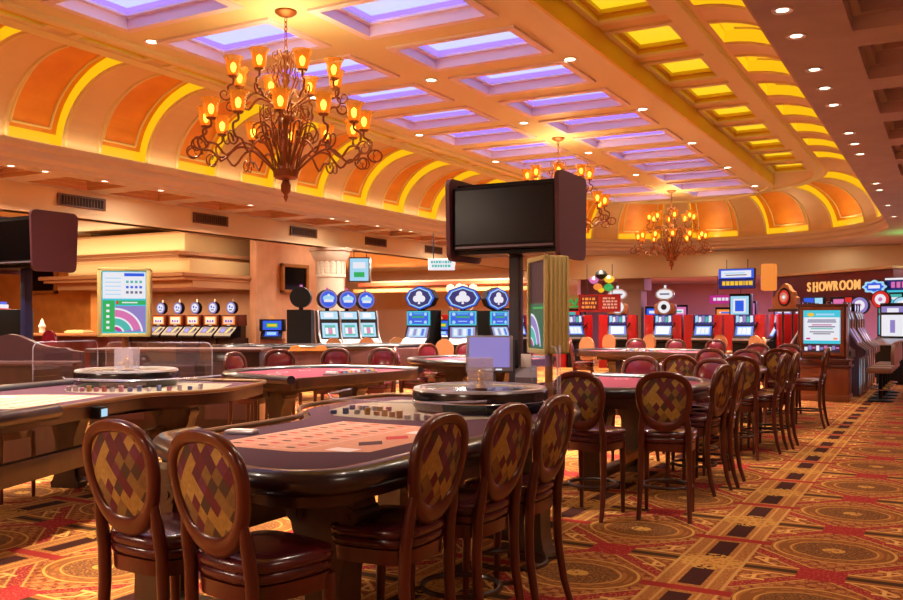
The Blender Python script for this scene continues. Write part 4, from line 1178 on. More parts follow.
# ------------------------------------------------------------------ chandeliers
def tubepath(f, n): return [f(i/n) for i in range(n+1)]
def chandelier_proto(label):
    t = thing('chandelier', label, 'chandelier', (X0-.02,8.36,ZF), 0, 'scrolled bronze chandeliers')
    MB().lathe([(.13,0),(.13,-.02),(.09,-.05),(.03,-.07),(.0,-.07)],20).build('canopy', M['bronze'], t)
    ch = MB()
    for i in range(7):
        rot = Matrix.Translation((0,0,-.10-.055*i)) @ Matrix.Rotation(PI/2*(i%2),4,'Z')
        ch.tube([rot @ Vector((.017*math.cos(2*PI*k/10),0,.036*math.sin(2*PI*k/10))) for k in range(10)], .006, 6, closed=True)
    ch.build('chain', M['bronze'], t)
    ct = MB().lathe([(.0,-.46),(.03,-.48),(.05,-.53),(.025,-.58),(.02,-.75),(.05,-.82),(.025,-.88),(.02,-1.15),(.06,-1.22),(.1,-1.25),(.1,-1.29),(.03,-1.34),(.025,-1.6),(.03,-1.80),(.11,-1.86),(.145,-1.88),(.145,-1.96),(.12,-1.98),(.035,-2.0),(.062,-2.06),(.055,-2.13),(.02,-2.17),(.028,-2.20),(.0,-2.26)],22)
    ct.build('central_stem', M['bronze'], t)
    for k in range(16):                                  # cage of slender rods flaring from the lower ring
        w = 2*PI*k/16+.1; c, s = math.cos(w), math.sin(w)
        f = lambda u: ((.14+.20*math.sin(u*2.2)*u)*c, (.14+.20*math.sin(u*2.2)*u)*s, -1.93+.78*u)
        MB().tube(tubepath(f,8), .009, 6).build('cage_rod', M['bronze'], t)
    for k in range(8):                                   # crown of leaves and scrolls near the top
        w = 2*PI*k/8; c, s = math.cos(w), math.sin(w)
        pts = [(.02,-.78),(.07,-.72),(.09,-.62),(.06,-.54),(.10,-.48),(.15,-.50),(.15,-.56),(.12,-.57)]
        pts2 = [(.02,-1.0),(.10,-.92),(.15,-.80),(.13,-.72),(.18,-.66),(.22,-.70),(.20,-.75)]
        MB().tube([(r*c,r*s,z) for r,z in pts], .009, 6).tube([(r*c,r*s,z) for r,z in pts2], .009, 6).build('crown_scroll', M['bronze'], t)
    for k in range(10):                                  # leafy scrolls around the body
        w = 2*PI*k/10+.25; c, s = math.cos(w), math.sin(w)
        S_ = []
        for i in range(22):
            th = i/21*3.2*PI; rr = .12*(1-i/26)
            S_.append((.30-rr*math.cos(th), -1.52+rr*math.sin(th)+.10*(1-i/21)))
        b_ = MB().tube([(r*c,r*s,z) for r,z in [(.05,-1.86),(.10,-1.68),(.15,-1.55)]+S_], .010, 6)
        b_.tube([(r*c,r*s,z) for r,z in [(.06,-1.22),(.16,-1.12),(.26,-1.14),(.30,-1.22),(.25,-1.28),(.20,-1.24)]], .010, 6)
        b_.build('body_scroll', M['bronze'], t)
    def tier(n, off, r, zsh, z0, rin, big):
        for k in range(n):
            w = 2*PI*k/n+off; c, s = math.cos(w), math.sin(w)
            a_ = MB()
            zl = zsh-.17
            base = [(rin,z0),(rin+.10*r,z0+.10*big),(.45*r,z0+.26*big),(.62*r,z0+.27*big),(.80*r,z0+.12*big),(.93*r,zl-.22*big),(1.06*r,zl-.20*big),(1.10*r,zl-.08*big),(1.0*r,zl-.02),(r,zsh-.12)]
            P = []
            for i in range(len(base)-1):                  # Catmull-Rom smoothing
                p0,p1,p2,p3 = [Vector(base[max(0,min(len(base)-1,i+q))]) for q in (-1,0,1,2)]
                for u in (0,.33,.66): P.append(.5*((2*p1)+(p2-p0)*u+(2*p0-5*p1+4*p2-p3)*u*u+(3*p1-p0-3*p2+p3)*u**3))
            P.append(Vector(base[-1]))
            a_.tube([(p.x*c,p.x*s,p.y) for p in P], .014, 7)
            # outer scrolls
            for sg in (-1,1):
                S_ = []
                for i in range(17):
                    th = i/16*2.3*PI; rr = .105*big*(1-i/20)
                    S_.append((1.05*r+.10*big-rr*math.cos(th)*1.0, zl-.24*big+sg*.02-rr*math.sin(th)*sg))
                if sg == 1 or big > .8: a_.tube([(p[0]*c-.03*sg*s,p[0]*s+.03*sg*c,p[1]) for p in S_], [.012-.0004*i for i in range(17)], 6)
            a_.lathe([(.0,-.125),(.045,-.12),(.062,-.10),(.05,-.095),(.03,-.10)],12,(r*c,r*s,zsh))
            arm = a_.build('arm', M['bronze'], t)
            sh = MB().open_lathe([(.032,-.115),(.062,-.085),(.076,-.03),(.080,.03),(.092,.08),(.108,.108),(.116,.116)],24,(r*c,r*s,zsh),flute=.03,fn=8)
            so = sh.build('lamp_shade', M['amber'], t, 80)
            MB().lathe([(0,-.06),(.02,-.05),(.034,0),(.028,.035),(0,.06)],10,(r*c,r*s,zsh)).build('bulb', M['e_bulb'], t)
    tier(8, .2, .62, -.74, -1.22, .03, .75)
    tier(12, .1, .92, -1.28, -1.90, .13, 1.0)
    for (zz, pw, rr_) in ((-.5,26,.25),(-1.05,40,.3)):
        light('chandelier_glow', 'POINT', (0,0,zz), pw, (255,214,150), rr_, t)
    return t
cds = [(8.36,'large bronze chandelier with amber glass shades, nearest of the three'),(16.82,'bronze chandelier half hidden behind the central twin screen, middle of the three'),(25.2,'bronze chandelier hanging farthest away over the red machines')]
c0 = chandelier_proto(cds[0][1])
for y, lb in cds[1:]:
    dup(c0, (X0-.02,y,ZF), .2, lb)
# ------------------------------------------------------------------ slot machines (front = local -y)
def disc(mb, r, y0, y1, zc, m, n=24, sx=1., sz=1.):
    o = [(r*sx*math.cos(2*PI*i/n), zc+r*sz*math.sin(2*PI*i/n)) for i in range(n)]
    mb.prism(o, y0, y1, m, None, 'y')
def reel_slot(label, x, y, rz):
    t = thing('slot_machine', label, 'slot machine', (x,y,0), rz, 'upright reel machines in the alcove')
    MB().box(-.29,.29,-.25,.3,0,1.02,b=.01).build('cabinet', M['wood_dk'], t)
    MB().prism([(-.42,1.02),(.2,1.02),(.2,1.34),(-.12,1.34),(-.40,1.10)],-.29,.29,None,None,'x').build('console', M['black'], t)
    T = TR(0,-.265,1.225,0,-.70)
    b = MB().box(-.2,.2,-.014,-.004,-.10,.10,M['e_navy'],T)
    b.add([T @ Vector(p) for p in ((.02,-.016,-.10),(.10,-.016,-.10),(.20,-.016,.10),(.12,-.016,.10))],[(0,1,2,3)],M['e_yel'])
    b.add([T @ Vector(p) for p in ((-.18,-.016,-.02),(-.04,-.016,-.10),(.0,-.016,.0),(-.12,-.016,.06))],[(0,1,2,3)],M['e_blue'])
    b.build('belly_glass', None, t)
    f_ = MB().box(-.285,.285,-.14,.25,1.34,1.64,b=.01); f_.build('reel_box', M['wood_red'], t)
    r = MB().box(-.215,.215,-.152,-.141,1.375,1.605,M['e_or']).box(-.175,.175,-.156,-.150,1.40,1.58,M['pinkw'])
    for i in (-1,0,1): disc(r,.03,-.160,-.155,1.47,M['e_blue' if i else 'e_white'],10); r.v = r.v
    for i in (-1,1): r.box(i*.09-.03,i*.09+.03,-.160,-.155,1.44,1.50,M['e_blue'])
    r.box(-.05,.05,-.16,-.15,1.352,1.37,M['e_white'])
    r.build('reels', None, t)
    tp = MB(); disc(tp,.165,-.06,.05,1.83,M['blackm'])
    tp.build('topper', None, t)
    td = MB(); disc(td,.155,-.07,-.058,1.83,M['e_lav']); disc(td,.115,-.076,-.068,1.83,M['e_white'])
    td.box(-.06,-.01,-.082,-.074,1.83,1.89,M['e_blue']).box(.03,.08,-.082,-.074,1.82,1.86,M['e_blue']).box(-.05,.05,-.082,-.074,1.76,1.79,M['e_grey'])
    td.build('topper_face', None, t)
    MB().cyl((0.02,0,1.98),(.02,0,2.07),.018).build('candle', M['white'], t)
    return t
for k in range(7):
    if k == 0: s0 = reel_slot('reel machine with round lit topper in the alcove, first from the pier', -16.86, 18.3, 0)
    else: dup(s0, (-16.86-.655*k, 18.3, 0), 0, 'reel machine with round lit topper in the alcove, %s from the pier' % ORD[k])
def curve_slot(label, x, y, rz):
    t = thing('slot_machine', label, 'slot machine', (x,y,0), rz, 'curved machines by the column')
    pr = [(-.30,0),(.34,0),(.34,1.72),(-.02,1.72),(-.10,1.55),(-.12,1.30),(-.20,1.10),(-.36,.95),(-.38,.85),(-.30,.8)]
    MB().prism(pr,-.26,.26,None,None,'x').build('cabinet', M['blackm'], t)
    e = MB()
    for s in (-1,1): e.tube([(s*.26,a-.012,b) for a,b in ((-.03,1.72),(-.11,1.55),(-.13,1.30),(-.21,1.10),(-.37,.95),(-.39,.85),(-.31,.8),(-.31,.05))],.022,8)
    e.build('chrome_edge', M['silver'], t)
    b = MB()
    b.add([(-.21,-.045,1.70),(.21,-.045,1.70),(.21,-.112,1.52),(-.21,-.112,1.52)],[(0,1,2,3)],M['e_ice'])
    b.add([(-.12,-.062,1.67),(.1,-.062,1.67),(.1,-.105,1.56),(-.12,-.105,1.56)],[(0,1,2,3)],M['e_white'])
    b.build('top_glass', None, t)
    b = MB()
    b.add([(-.19,-.125,1.43),(.19,-.125,1.43),(.19,-.225,1.09),(-.19,-.225,1.09)],[(0,1,2,3)],M['e_ice'])
    b.add([(-.13,-.150,1.38),(.13,-.150,1.38),(.13,-.222,1.13),(-.13,-.222,1.13)],[(0,1,2,3)],M['e_teal'])
    for i in range(3): b.add([(-.12+.085*i,-.16,1.34),(-.05+.085*i,-.16,1.34),(-.05+.085*i,-.222,1.17),(-.12+.085*i,-.222,1.17)],[(0,1,2,3)],M[('e_white','e_pink','e_white')[i]])
    b.build('screen', None, t)
    d_ = MB().add([(-.23,-.24,1.06),(.23,-.24,1.06),(.23,-.37,.955),(-.23,-.37,.955)],[(0,1,2,3)],M['silver'])
    for i in range(4): d_.add([(-.18+.1*i,-.29,1.035),(-.11+.1*i,-.29,1.035),(-.11+.1*i,-.34,.995),(-.18+.1*i,-.34,.995)],[(0,1,2,3)],M[('e_red','e_white','e_lav','e_white')[i]])
    d_.build('button_deck', None, t)
    tp = MB().cyl((0,.08,1.72),(0,.08,1.84),.05,None,12,M['blackm']); disc(tp,.225,-.02,.20,1.99,M['blackm'],28)
    tp.build('topper', None, t)
    td = MB(); disc(td,.21,-.035,-.018,1.99,M['e_lav'],28); disc(td,.18,-.042,-.03,1.99,M['e_blue'],28); disc(td,.14,-.048,-.036,2.01,M['e_ice'],20,1,.55)
    td.box(-.11,.11,-.055,-.045,1.92,1.98,M['e_white']).box(-.025,.025,-.055,-.045,2.06,2.11,M['e_white'])
    td.build('topper_face', None, t)
    MB().cyl((0,.08,2.2),(0,.08,2.26),.03).build('candle', M['e_pink'], t)
    return t
rzc = ang(.80,-.60)+PI
c_ = None
for k, nm in enumerate(('first','second','third')):
    x, y = -12.75+.03*k, 17.05+.74*k
    lb = 'silver edged machine with round blue topper in front of the column, %s from the left' % nm
    if c_ is None: c_ = curve_slot(lb, x, y, rzc)
    else: dup(c_, (x,y,0), rzc, lb)
dup(c_, (-12.3,15.5,0), ang(-.5,.9)+PI, 'black machine turned away, its dark back and round topper towards us')
def small_slot(label, x, y, rz):
    t = thing('slot_machine', label, 'slot machine', (x,y,0), rz, 'low machines by the salmon wall')
    MB().box(-.3,.3,-.2,.3,0,1.0,b=.01).build('cabinet', M['wood_br'], t)
    MB().prism([(-.34,1.0),(.25,1.0),(.25,1.2),(-.1,1.2),(-.32,1.06)],-.28,.28,None,None,'x').build('console', M['black'], t)
    T = TR(0,-.215,1.135,0,-.95); MB().box(-.17,.17,-.012,0,-.10,.10,M['e_blue'],T).box(-.12,.12,-.016,-.01,-.06,.06,M['e_ice'],T).build('touch_screen', None, t)
    MB().box(-.33,.33,-.1,.2,1.2,1.52,b=.01).build('display_box', M['blackm'], t)
    b = MB().box(-.24,.24,-.112,-.101,1.24,1.48,M['e_blue']).box(-.15,.15,-.118,-.11,1.30,1.42,M['e_green']).box(-.12,.12,-.124,-.116,1.33,1.39,M['e_yel'])
    b.build('screen', None, t)
    MB().lathe([(.04,1.52),(.05,1.56),(.0,1.62)],10).build('candle', M['e_or'], t)
    return t
q0 = small_slot('low machine with blue screen by the salmon wall, left of the pair', -15.65, 18.5, ang(.55,-.83)+PI)
dup(q0, (-15.3,19.4,0), ang(.55,-.83)+PI, 'low machine with blue screen by the salmon wall, right of the pair')
dup(q0, (-12.3,21.6,0), ang(.55,-.83)+PI, 'low machine with blue screens right of the curved machines')
def club_slot(label, x, y, rz, grp='machines with six-sided blue toppers'):
    t = thing('slot_machine', label, 'slot machine', (x,y,0), rz, grp)
    pr = [(-.25,0),(.36,0),(.36,1.72),(-.06,1.72),(-.06,1.36),(-.16,1.10),(-.34,.95),(-.34,.85),(-.25,.8)]
    MB().prism(pr,-.33,.33,None,None,'x').build('cabinet', M['blackm'], t)
    b = MB().box(-.31,.31,-.085,-.062,1.38,1.70,M['e_cyan']).box(-.27,.27,-.092,-.084,1.41,1.67,M['e_blue'])
    for s in (-1,1):
        for z in (1.45,1.63): disc(b,.04,-.098,-.091,z,M['e_ice'],10); b.v[-20:] = [(v[0]+s*.2,v[1],v[2]) for v in b.v[-20:]]
    b.box(-.16,.16,-.097,-.091,1.55,1.59,M['e_green']).box(-.1,.1,-.097,-.091,1.46,1.48,M['e_ice']).box(-.12,.12,-.097,-.091,1.63,1.65,M['e_cyan'])
    b.build('top_box', None, t)
    s_ = MB().add([(-.28,-.075,1.34),(.28,-.075,1.34),(.28,-.17,1.10),(-.28,-.17,1.10)],[(0,1,2,3)],M['e_lav'])
    s_.add([(-.23,-.088,1.325),(.23,-.088,1.325),(.23,-.17,1.12),(-.23,-.17,1.12)],[(0,1,2,3)],M['e_ice'])
    for i in range(4): s_.add([(-.2+.105*i,-.10,1.30),(-.13+.105*i,-.10,1.30),(-.13+.105*i,-.166,1.15),(-.2+.105*i,-.166,1.15)],[(0,1,2,3)],M[('e_white','e_lav','e_white','e_blue')[i]])
    s_.build('screen', None, t)
    MB().add([(-.3,-.18,1.09),(.3,-.18,1.09),(.3,-.335,.96),(-.3,-.335,.96)],[(0,1,2,3)],M['silver']).build('button_deck', None, t)
    hx = lambda r,k=1.0: [(r*1.1*x,2.0+r*.78*z) for x,z in ((-.78,.62),(0,1),(.78,.62),(1.05,0),(.78,-.62),(0,-1),(-.78,-.62),(-1.05,0))]
    tp = MB().box(-.06,.06,-.02,.1,1.72,1.80,M['blackm']).prism(hx(.36),-.02,.14,M['blackm'],None,'y'); tp.build('topper', None, t)
    td = MB().prism(hx(.34),-.034,-.019,M['e_blue'],None,'y').prism(hx(.30),-.042,-.03,M['e_ice'],None,'y').prism(hx(.27),-.050,-.038,M['e_navy'],None,'y')
    for (cx,cz) in ((-.08,-.02),(.08,-.02),(0,.08)):
        o = [(cx+.085*math.cos(2*PI*i/14),2.0+cz+.075*math.sin(2*PI*i/14)) for i in range(14)]; td.prism(o,-.058,-.046,M['e_white'],None,'y')
    td.prism([(-.03,1.86),(.03,1.86),(.01,2.0),(-.01,2.0)],-.058,-.046,M['e_white'],None,'y')
    td.build('topper_face', None, t)
    return t
k0 = club_slot('machine with six-sided blue topper left of the others, turned to the left', -10.5, 17.5, ang(-.05,-1)+PI)
dup(k0, (-9.65,17.95,0), ang(.45,-.89)+PI, 'machine with six-sided blue topper and blue cards screen, facing us behind the touch monitor')
dup(k0, (-9.4,19.2,0), ang(.96,-.28)+PI, 'machine with six-sided blue topper turned to the right, next to the black post')
def red_slot(label, x, y, rz, oval=True):
    t = thing('slot_machine', label, 'slot machine', (x,y,0), rz, 'red machines at the far end')
    MB().box(-.58,-.30,-.15,.45,0,1.66,b=.01).box(.30,.58,-.15,.45,0,1.66,b=.01).build('side_panel', M['red'], t)
    pr = [(-.30,0),(.34,0),(.34,1.60),(-.02,1.60),(-.06,1.34),(-.22,1.02),(-.36,.92),(-.36,.84),(-.30,.8)]
    MB().prism(pr,-.30,.30,None,None,'x').build('cabinet', M['blackm'], t)
    b = MB().add([(-.28,-.045,1.66),(.28,-.045,1.66),(.28,-.075,1.36),(-.28,-.075,1.36)],[(0,1,2,3)],M['e_navy'])
    for i, c in enumerate(('e_ice','e_white','e_lav','e_teal','e_white')):
        b.add([(-.25+.1*i,-.062,1.63-.03*(i%2)),(-.17+.1*i,-.062,1.63-.03*(i%2)),(-.16+.1*i,-.082,1.45),(-.25+.1*i,-.082,1.42)],[(0,1,2,3)],M[c])
    b.build('top_glass', None, t)
    s_ = MB().add([(-.25,-.085,1.32),(.25,-.085,1.32),(.25,-.222,1.04),(-.25,-.222,1.04)],[(0,1,2,3)],M['e_blue'])
    s_.add([(-.2,-.105,1.295),(.2,-.105,1.295),(.2,-.222,1.065),(-.2,-.222,1.065)],[(0,1,2,3)],M['e_ice'])
    for i in range(3): s_.add([(-.17+.12*i,-.118,1.27),(-.07+.12*i,-.118,1.27),(-.07+.12*i,-.22,1.09),(-.17+.12*i,-.22,1.09)],[(0,1,2,3)],M['e_white'])
    s_.build('screen', None, t)
    MB().box(-.30,.30,-.37,-.2,.90,.96,b=.01).build('button_deck', M['silver'], t)
    a_ = MB().cyl((.28,-.16,1.25),(.36,-.2,1.36),.02).lathe([(0,-.04),(.04,0),(0,.04)],10,(.37,-.21,1.40)); a_.build('pull_handle', M['blackm'], t)
    if oval:
        tp = MB().box(-.34,.34,.0,.3,1.66,2.02,M['wood_br'],b=.1); disc(tp,.24,-.03,.02,1.90,M['beige'],24,1.,1.)
        tp.build('dome', None, t)
        d_ = MB(); disc(d_,.19,-.042,-.028,1.90,M['e_white'],24); disc(d_,.09,-.05,-.04,1.90,M['blackm'],16); d_.build('wheel_face', None, t)
        p = MB(); disc(p,.30,.05,.15,2.30,M['silver'],28,1.,.62); p.cyl((0,.1,2.0),(0,.1,2.15),.03,None,8,M['silver']); p.build('topper', None, t)
        p = MB(); disc(p,.25,.038,.052,2.30,M['e_white'],28,1.,.58); p.box(-.15,.15,.03,.04,2.28,2.33,M['e_grey']); p.build('topper_face', None, t)
        MB().cyl((0,.1,2.48),(0,.1,2.58),.035).build('candle', M['e_white'], t)
    return t
r0 = red_slot('red sided machine with oval topper facing us, in the middle of the far row', -7.75, 27.6, 0)
dup(r0, (-9.15,27.3,0), .3, 'red sided machine with oval topper, left of the middle one')
r1 = red_slot('red sided machine without topper in the far row, left end', -10.5, 27.0, .75, False)
dup(r1, (-12.1,26.1,0), 1.1, 'red sided machine at the far left end of the far row, seen from the side')
dup(r1, (-6.5,27.5,0), 0, 'red sided machine with blue screen right of the middle one')
dup(r1, (-5.26,27.3,0), 0, 'red sided machine with blue screen under the yellow hanging sign')
dup(r1, (-4.15,26.3,0), -1.2, 'red sided machine turned right, below the clock-like topper')
dup(r1, (-13.7,23.9,0), 2.5, 'red cabinet back between the curved machines and the blue toppers')
dup(r1, (-7.2,30.2,0), .1, 'red sided machine in the second row behind the middle one')
dup(r1, (-10.0,30.2,0), .3, 'red sided machine in the second row behind the red notice board')
# backing banks: tall lit machines between
def tall_slot(label, x, y, rz, c1, c2, h=2.35, grp='tall lit machines'):
    t = thing('slot_machine', label, 'slot machine', (x,y,0), rz, grp)
    MB().box(-.32,.32,-.2,.35,0,1.0,b=.01).box(-.34,.34,-.02,.3,1.0,h,b=.02).build('cabinet', M['blackm'], t)
    b = MB().box(-.29,.29,-.034,-.021,1.12,1.62,M[c1]).box(-.29,.29,-.034,-.021,1.68,h-.08,M[c2]).box(-.2,.2,-.042,-.033,1.74,h-.16,M['e_white']).box(-.14,.14,-.05,-.04,1.78,h-.22,M[c1])
    for i in range(3): b.box(-.24+.17*i,-.12+.17*i,-.042,-.033,1.2,1.5,M[('e_white','e_lav','e_white')[i]])
    b.build('screen', None, t)
    MB().prism([(-.36,.92),(-.2,.9),(-.02,1.0),(-.02,1.08),(-.2,1.02)],-.31,.31,None,None,'x').build('button_deck', M['silver'], t)
    return t
ts = tall_slot('tall blue lit machine with dark wings under the yellow hanging sign', -5.95, 30.0, -.1, 'e_blue','e_ice')
# right bank behind the kiosk: narrow curved machines seen edge on
def slim_slot(label, x, y, rz, grp):
    t = thing('slot_machine', label, 'slot machine', (x,y,0), rz, grp)
    pr = [(-.22,0),(.24,0),(.24,1.68),(.03,1.68),(-.02,1.5),(-.02,1.3),(-.18,1.02),(-.34,.9),(-.34,.8),(-.22,.74)]
    MB().prism(pr,-.25,.25,None,None,'x').build('cabinet', M['maroonbox'], t)
    e = MB()
    for s in (-1,1): e.tube([(s*.25,a-.012,b) for a,b in ((.03,1.68),(-.03,1.5),(-.03,1.3),(-.19,1.02),(-.35,.9),(-.35,.8),(-.23,.74),(-.23,.05))],.024,8)
    e.build('chrome_edge', M['silver'], t)
    b = MB().add([(-.2,.01,1.66),(.2,.01,1.66),(.2,-.035,1.5),(-.2,-.035,1.5)],[(0,1,2,3)],M['e_blue'])
    b.add([(-.15,-.006,1.64),(.15,-.006,1.64),(.15,-.038,1.52),(-.15,-.038,1.52)],[(0,1,2,3)],M['e_ice'])
    b.add([(-.2,-.03,1.34),(.2,-.03,1.34),(.2,-.19,1.05),(-.2,-.19,1.05)],[(0,1,2,3)],M['e_lav'])
    b.add([(-.2,-.235,.7),(.2,-.235,.7),(.2,-.235,.2),(-.2,-.235,.2)],[(0,1,2,3)],M['e_ice'])
    b.build('screen', None, t)
    p = MB(); disc(p,.1,.02,.09,1.76,M['blackm'],20); disc(p,.09,.012,.022,1.76,M['e_lav'],20); disc(p,.06,.006,.014,1.76,M['e_white'],20); p.build('topper', None, t)
    return t
sl = None
for k in range(6):
    lb = 'slim chrome edged machine right of the poster kiosk, %s along the aisle' % ORD[k]
    if sl is None: sl = slim_slot(lb, -2.0, 18.95, ang(1,0)+PI, 'slim machines on the right bank')
    else: dup(sl, (-1.78,18.95+.62*k+(.5 if k > 2 else 0),0), ang(1,0)+PI, lb)
for k in range(4):
    dup(sl, (-2.56,18.95+.62*k,0), ang(-1,-.15)+PI, 'slim machine left of the poster kiosk, %s along the bank' % ORD[k], 'slim machines left of the kiosk')
for k in range(4):
    stool('brown padded stool at the right bank of machines, %s along the aisle' % ORD[k], -1.12, 18.35+.78*k, -1, .05, .58, 'beige', 'stools of the right bank')
for i, (x, y, dx, dy, w_) in enumerate(((-12.3,16.6,-.7,.7,'before the black machine by the column'),(-11.9,17.3,-.7,.6,'before the first curved machine'),(-11.6,18.1,-.7,.6,'before the second curved machine'),
        (-11.0,18.9,-.7,.6,'before the third curved machine'),(-9.4,16.7,-.4,.9,'before the facing six-sided topper machine'),(-7.55,20.6,.2,1,'at the far left of the cross table'),(-8.4,24.6,.1,1,'left of the red row'),
        (-7.4,25.2,.2,1,'before the middle red machine'),(-5.5,25.4,.1,1,'before the red machine under the sign'),(-4.3,24.4,.5,.8,'before the red machine turned right'),(-3.6,22.0,.9,.3,'left of the poster kiosk'))):
    stool('tan padded stool %s' % w_, x, y, dx, dy, .60, 'tan', 'tan stools at the machines')
# wooden kiosk with the lit poster
t = thing('poster_kiosk','wooden kiosk with a lit blue and white poster on the right','kiosk',(-2.08,18.15,0),0)
MB().box(-.46,.46,-.28,.35,.12,.62,b=.01).box(-.48,.48,-.30,.36,0,.12,b=.01).build('base', M['wood_br'], t)
MB().box(-.50,.50,-.33,.36,.62,.67,b=.012).box(-.47,.47,-.29,.36,.67,.74,b=.012).box(-.50,.50,-.33,.36,.74,.78,b=.012).build('moulding', M['wood_red'], t)
MB().box(-.42,.42,-.22,.34,.78,1.78,b=.02).box(-.45,.45,-.25,.36,1.74,1.80,b=.01).build('case', M['wood_red'], t)
f_ = MB()
for (x0,x1,z0,z1) in ((-.38,.38,.84,.90),(-.38,.38,1.68,1.74),(-.38,-.32,.90,1.68),(.32,.38,.90,1.68)): f_.box(x0,x1,-.25,-.22,z0,z1,b=.008)
f_.build('poster_frame', M['wood_br'], t)
p = MB().box(-.32,.32,-.232,-.225,.90,1.68,M['e_ice'])
z_ = lambda x0,x1,z0,z1,m,k=1: p.box(x0,x1,-.232-.002*k,-.231,z0,z1,M[m])
z_(-.32,.32,.90,1.06,'e_plum'); z_(-.32,.32,1.06,1.12,'e_cyan'); z_(-.32,.32,1.55,1.68,'e_cyan'); z_(-.3,.3,1.12,1.55,'e_white')
p2 = MB()
disc(p2,.05,-.238,-.233,1.60,M['e_or'],14,1.2,.7); p.add([(v[0]-.19,v[1],v[2]) for v in p2.v], p2.f, M['e_yel'])
z_(-.1,.22,1.585,1.62,'e_ice',2)
for zz, ww, mm in ((1.49,.24,'e_navy'),(1.455,.25,'e_navy'),(1.40,.17,'e_mag'),(1.365,.23,'e_navy'),(1.33,.19,'e_teal'),(1.27,.21,'e_grey'),(1.235,.15,'e_grey')):
    z_(-ww,ww,zz,zz+.018,mm,2)
z_(-.27,-.2,1.14,1.17,'e_mag',2); z_(.2,.27,1.14,1.17,'e_or',2)
for i in range(9):
    z_(-.3+.068*i,-.245+.068*i,.93+.02*(i%3),1.0+.025*(i%2),('e_white','e_lav','e_pink')[i%3],2)
p.build('poster', None, t)

# ------------------------------------------------------------------ signs
def text(name, s, size, m, parent, loc, rot=(PI/2,0,0), ext=.01, off=.0, sp=1.):
    c = bpy.data.curves.new(name, 'FONT'); c.body = s; c.size = size; c.extrude = ext; c.offset = off; c.align_x = 'CENTER'; c.align_y = 'CENTER'; c.space_character = sp
    o = bpy.data.objects.new(name, c); COL.objects.link(o)
    dg = bpy.context.evaluated_depsgraph_get(); dg.update()
    me = bpy.data.meshes.new_from_object(o.evaluated_get(dg)); bpy.data.objects.remove(o)
    me.materials.clear(); me.materials.append(m)
    o = bpy.data.objects.new(name, me); COL.objects.link(o); o.parent = parent; o.location = loc; o.rotation_euler = rot
    return o
a, b = Vector((-5.1,31.0,0)), Vector((-1.35,27.2,0)); d = b-a
t = thing('showroom_sign','maroon fascia with orange lit SHOWROOM lettering on the right','sign',((a+b)/2)+Vector((0,0,2.48)),math.atan2(d.y,d.x)); L = d.length/2
MB().box(-L,L,0,.4,-.42,.42,b=.02).build('fascia', M['maroonwall'], t)
MB().box(-L-.05,L+.05,-.08,.42,.42,.50,b=.01).build('cornice', M['cream'], t)
for i, ch in enumerate('SHOWROOM'):
    x = -.80+.302*i; 
    o = text('letter', ch, .40, M['e_letter'], t, (x,-.03,.02), (PI/2,0,0), .02, .004)
    o.scale = (.86,1,1)
    # slab serifs
    if ch in 'H':
        sb = MB()
        for sx in (-.085,.085):
            for zz in ((.135,) if ch == 'W' else (.135,-.135)):
                sb.box(sx*(.9 if ch != 'W' else 1.1)-.03, sx*(.9 if ch != 'W' else 1.1)+.03, -.05,-.01, zz-.014, zz+.014)
        so = sb.build('serif', M['e_letter'], t); so.location = (x,0,.02)
def board(label, name, cat, x, y, z, rz, w, h, elems, frame='blackm', d=.1, rod=None, back=None):
    t = thing(name, label, cat, (x,y,z), rz)
    MB().box(-w,w,-d/2,d/2,-h,h,b=.012).build('box', M[frame], t)
    s_ = MB()
    for sgn in (-1,1) if back else (-1,):
        for k, (x0,x1,z0,z1,m) in enumerate(elems):
            yy = sgn*(d/2+.004+.002*k); s_.box(x0*w,x1*w,min(yy,sgn*(d/2-.005)),max(yy,sgn*(d/2-.005)),z0*h,z1*h,M[m])
    s_.build('face', None, t)
    if rod:
        r_ = MB()
        for sx in (-.6,.6): MB().cyl((sx*w,0,h),(sx*w,0,h+rod),.012).build('hanger', M['steel_dk'], t)
    return t
def lines(n, x0, x1, z0, z1, m, seed=1):
    rnd = random.Random(seed); out = []
    for i in range(n):
        za = z1-(z1-z0)*(i+.15)/n; zb = z1-(z1-z0)*(i+.75)/n; x = x0+rnd.random()*.1
        while x < x1-.08:
            wd = .06+rnd.random()*.16; out.append((x,min(x+wd,x1),zb,za,m)); x += wd+.05
    return out
board('white hanging notice with small dark lettering left of the central screen','hanging_sign','sign',-9.55,16.8,2.69,.45,.29,.13,[(-.96,.96,-.92,.92,'e_white')]+lines(2,-.8,.8,-.6,.7,'e_teal',3),'white',.05,.55)
board('hanging sign with blue lit panel over yellow lettering above the red machines','hanging_sign','sign',-5.95,29.6,2.82,-.1,.56,.32,[(-1,1,.0,.95,'e_blue'),(-.85,.85,.12,.8,'e_white'),(-.6,.6,.3,.4,'e_grey'),(-.7,.5,.5,.6,'e_ice'),(-1,1,-.95,-.1,'e_navy')]+lines(1,-.85,.95,-.85,-.15,'e_yel',5),'blackm',.25,.3)
o = MB().box(-.22,.22,-.2,.2,-.42,.42,b=.06).build('lantern_box', M['e_or']); o.location = (-5.0,29.7,2.85); tag(o,'orange glowing box at the right end of the yellow hanging sign','lamp')
board('red notice board with pale lettering above the far left red machines','hanging_sign','sign',-9.1,25.5,2.0,.2,.62,.26,[(-1,1,-1,1,'red'),(-.9,-.05,-.8,.8,'burg2')]+lines(3,-.85,-.1,-.7,.7,'e_or',7)+lines(4,.15,.85,-.7,.7,'pinkw',8),'red',.1,.9)
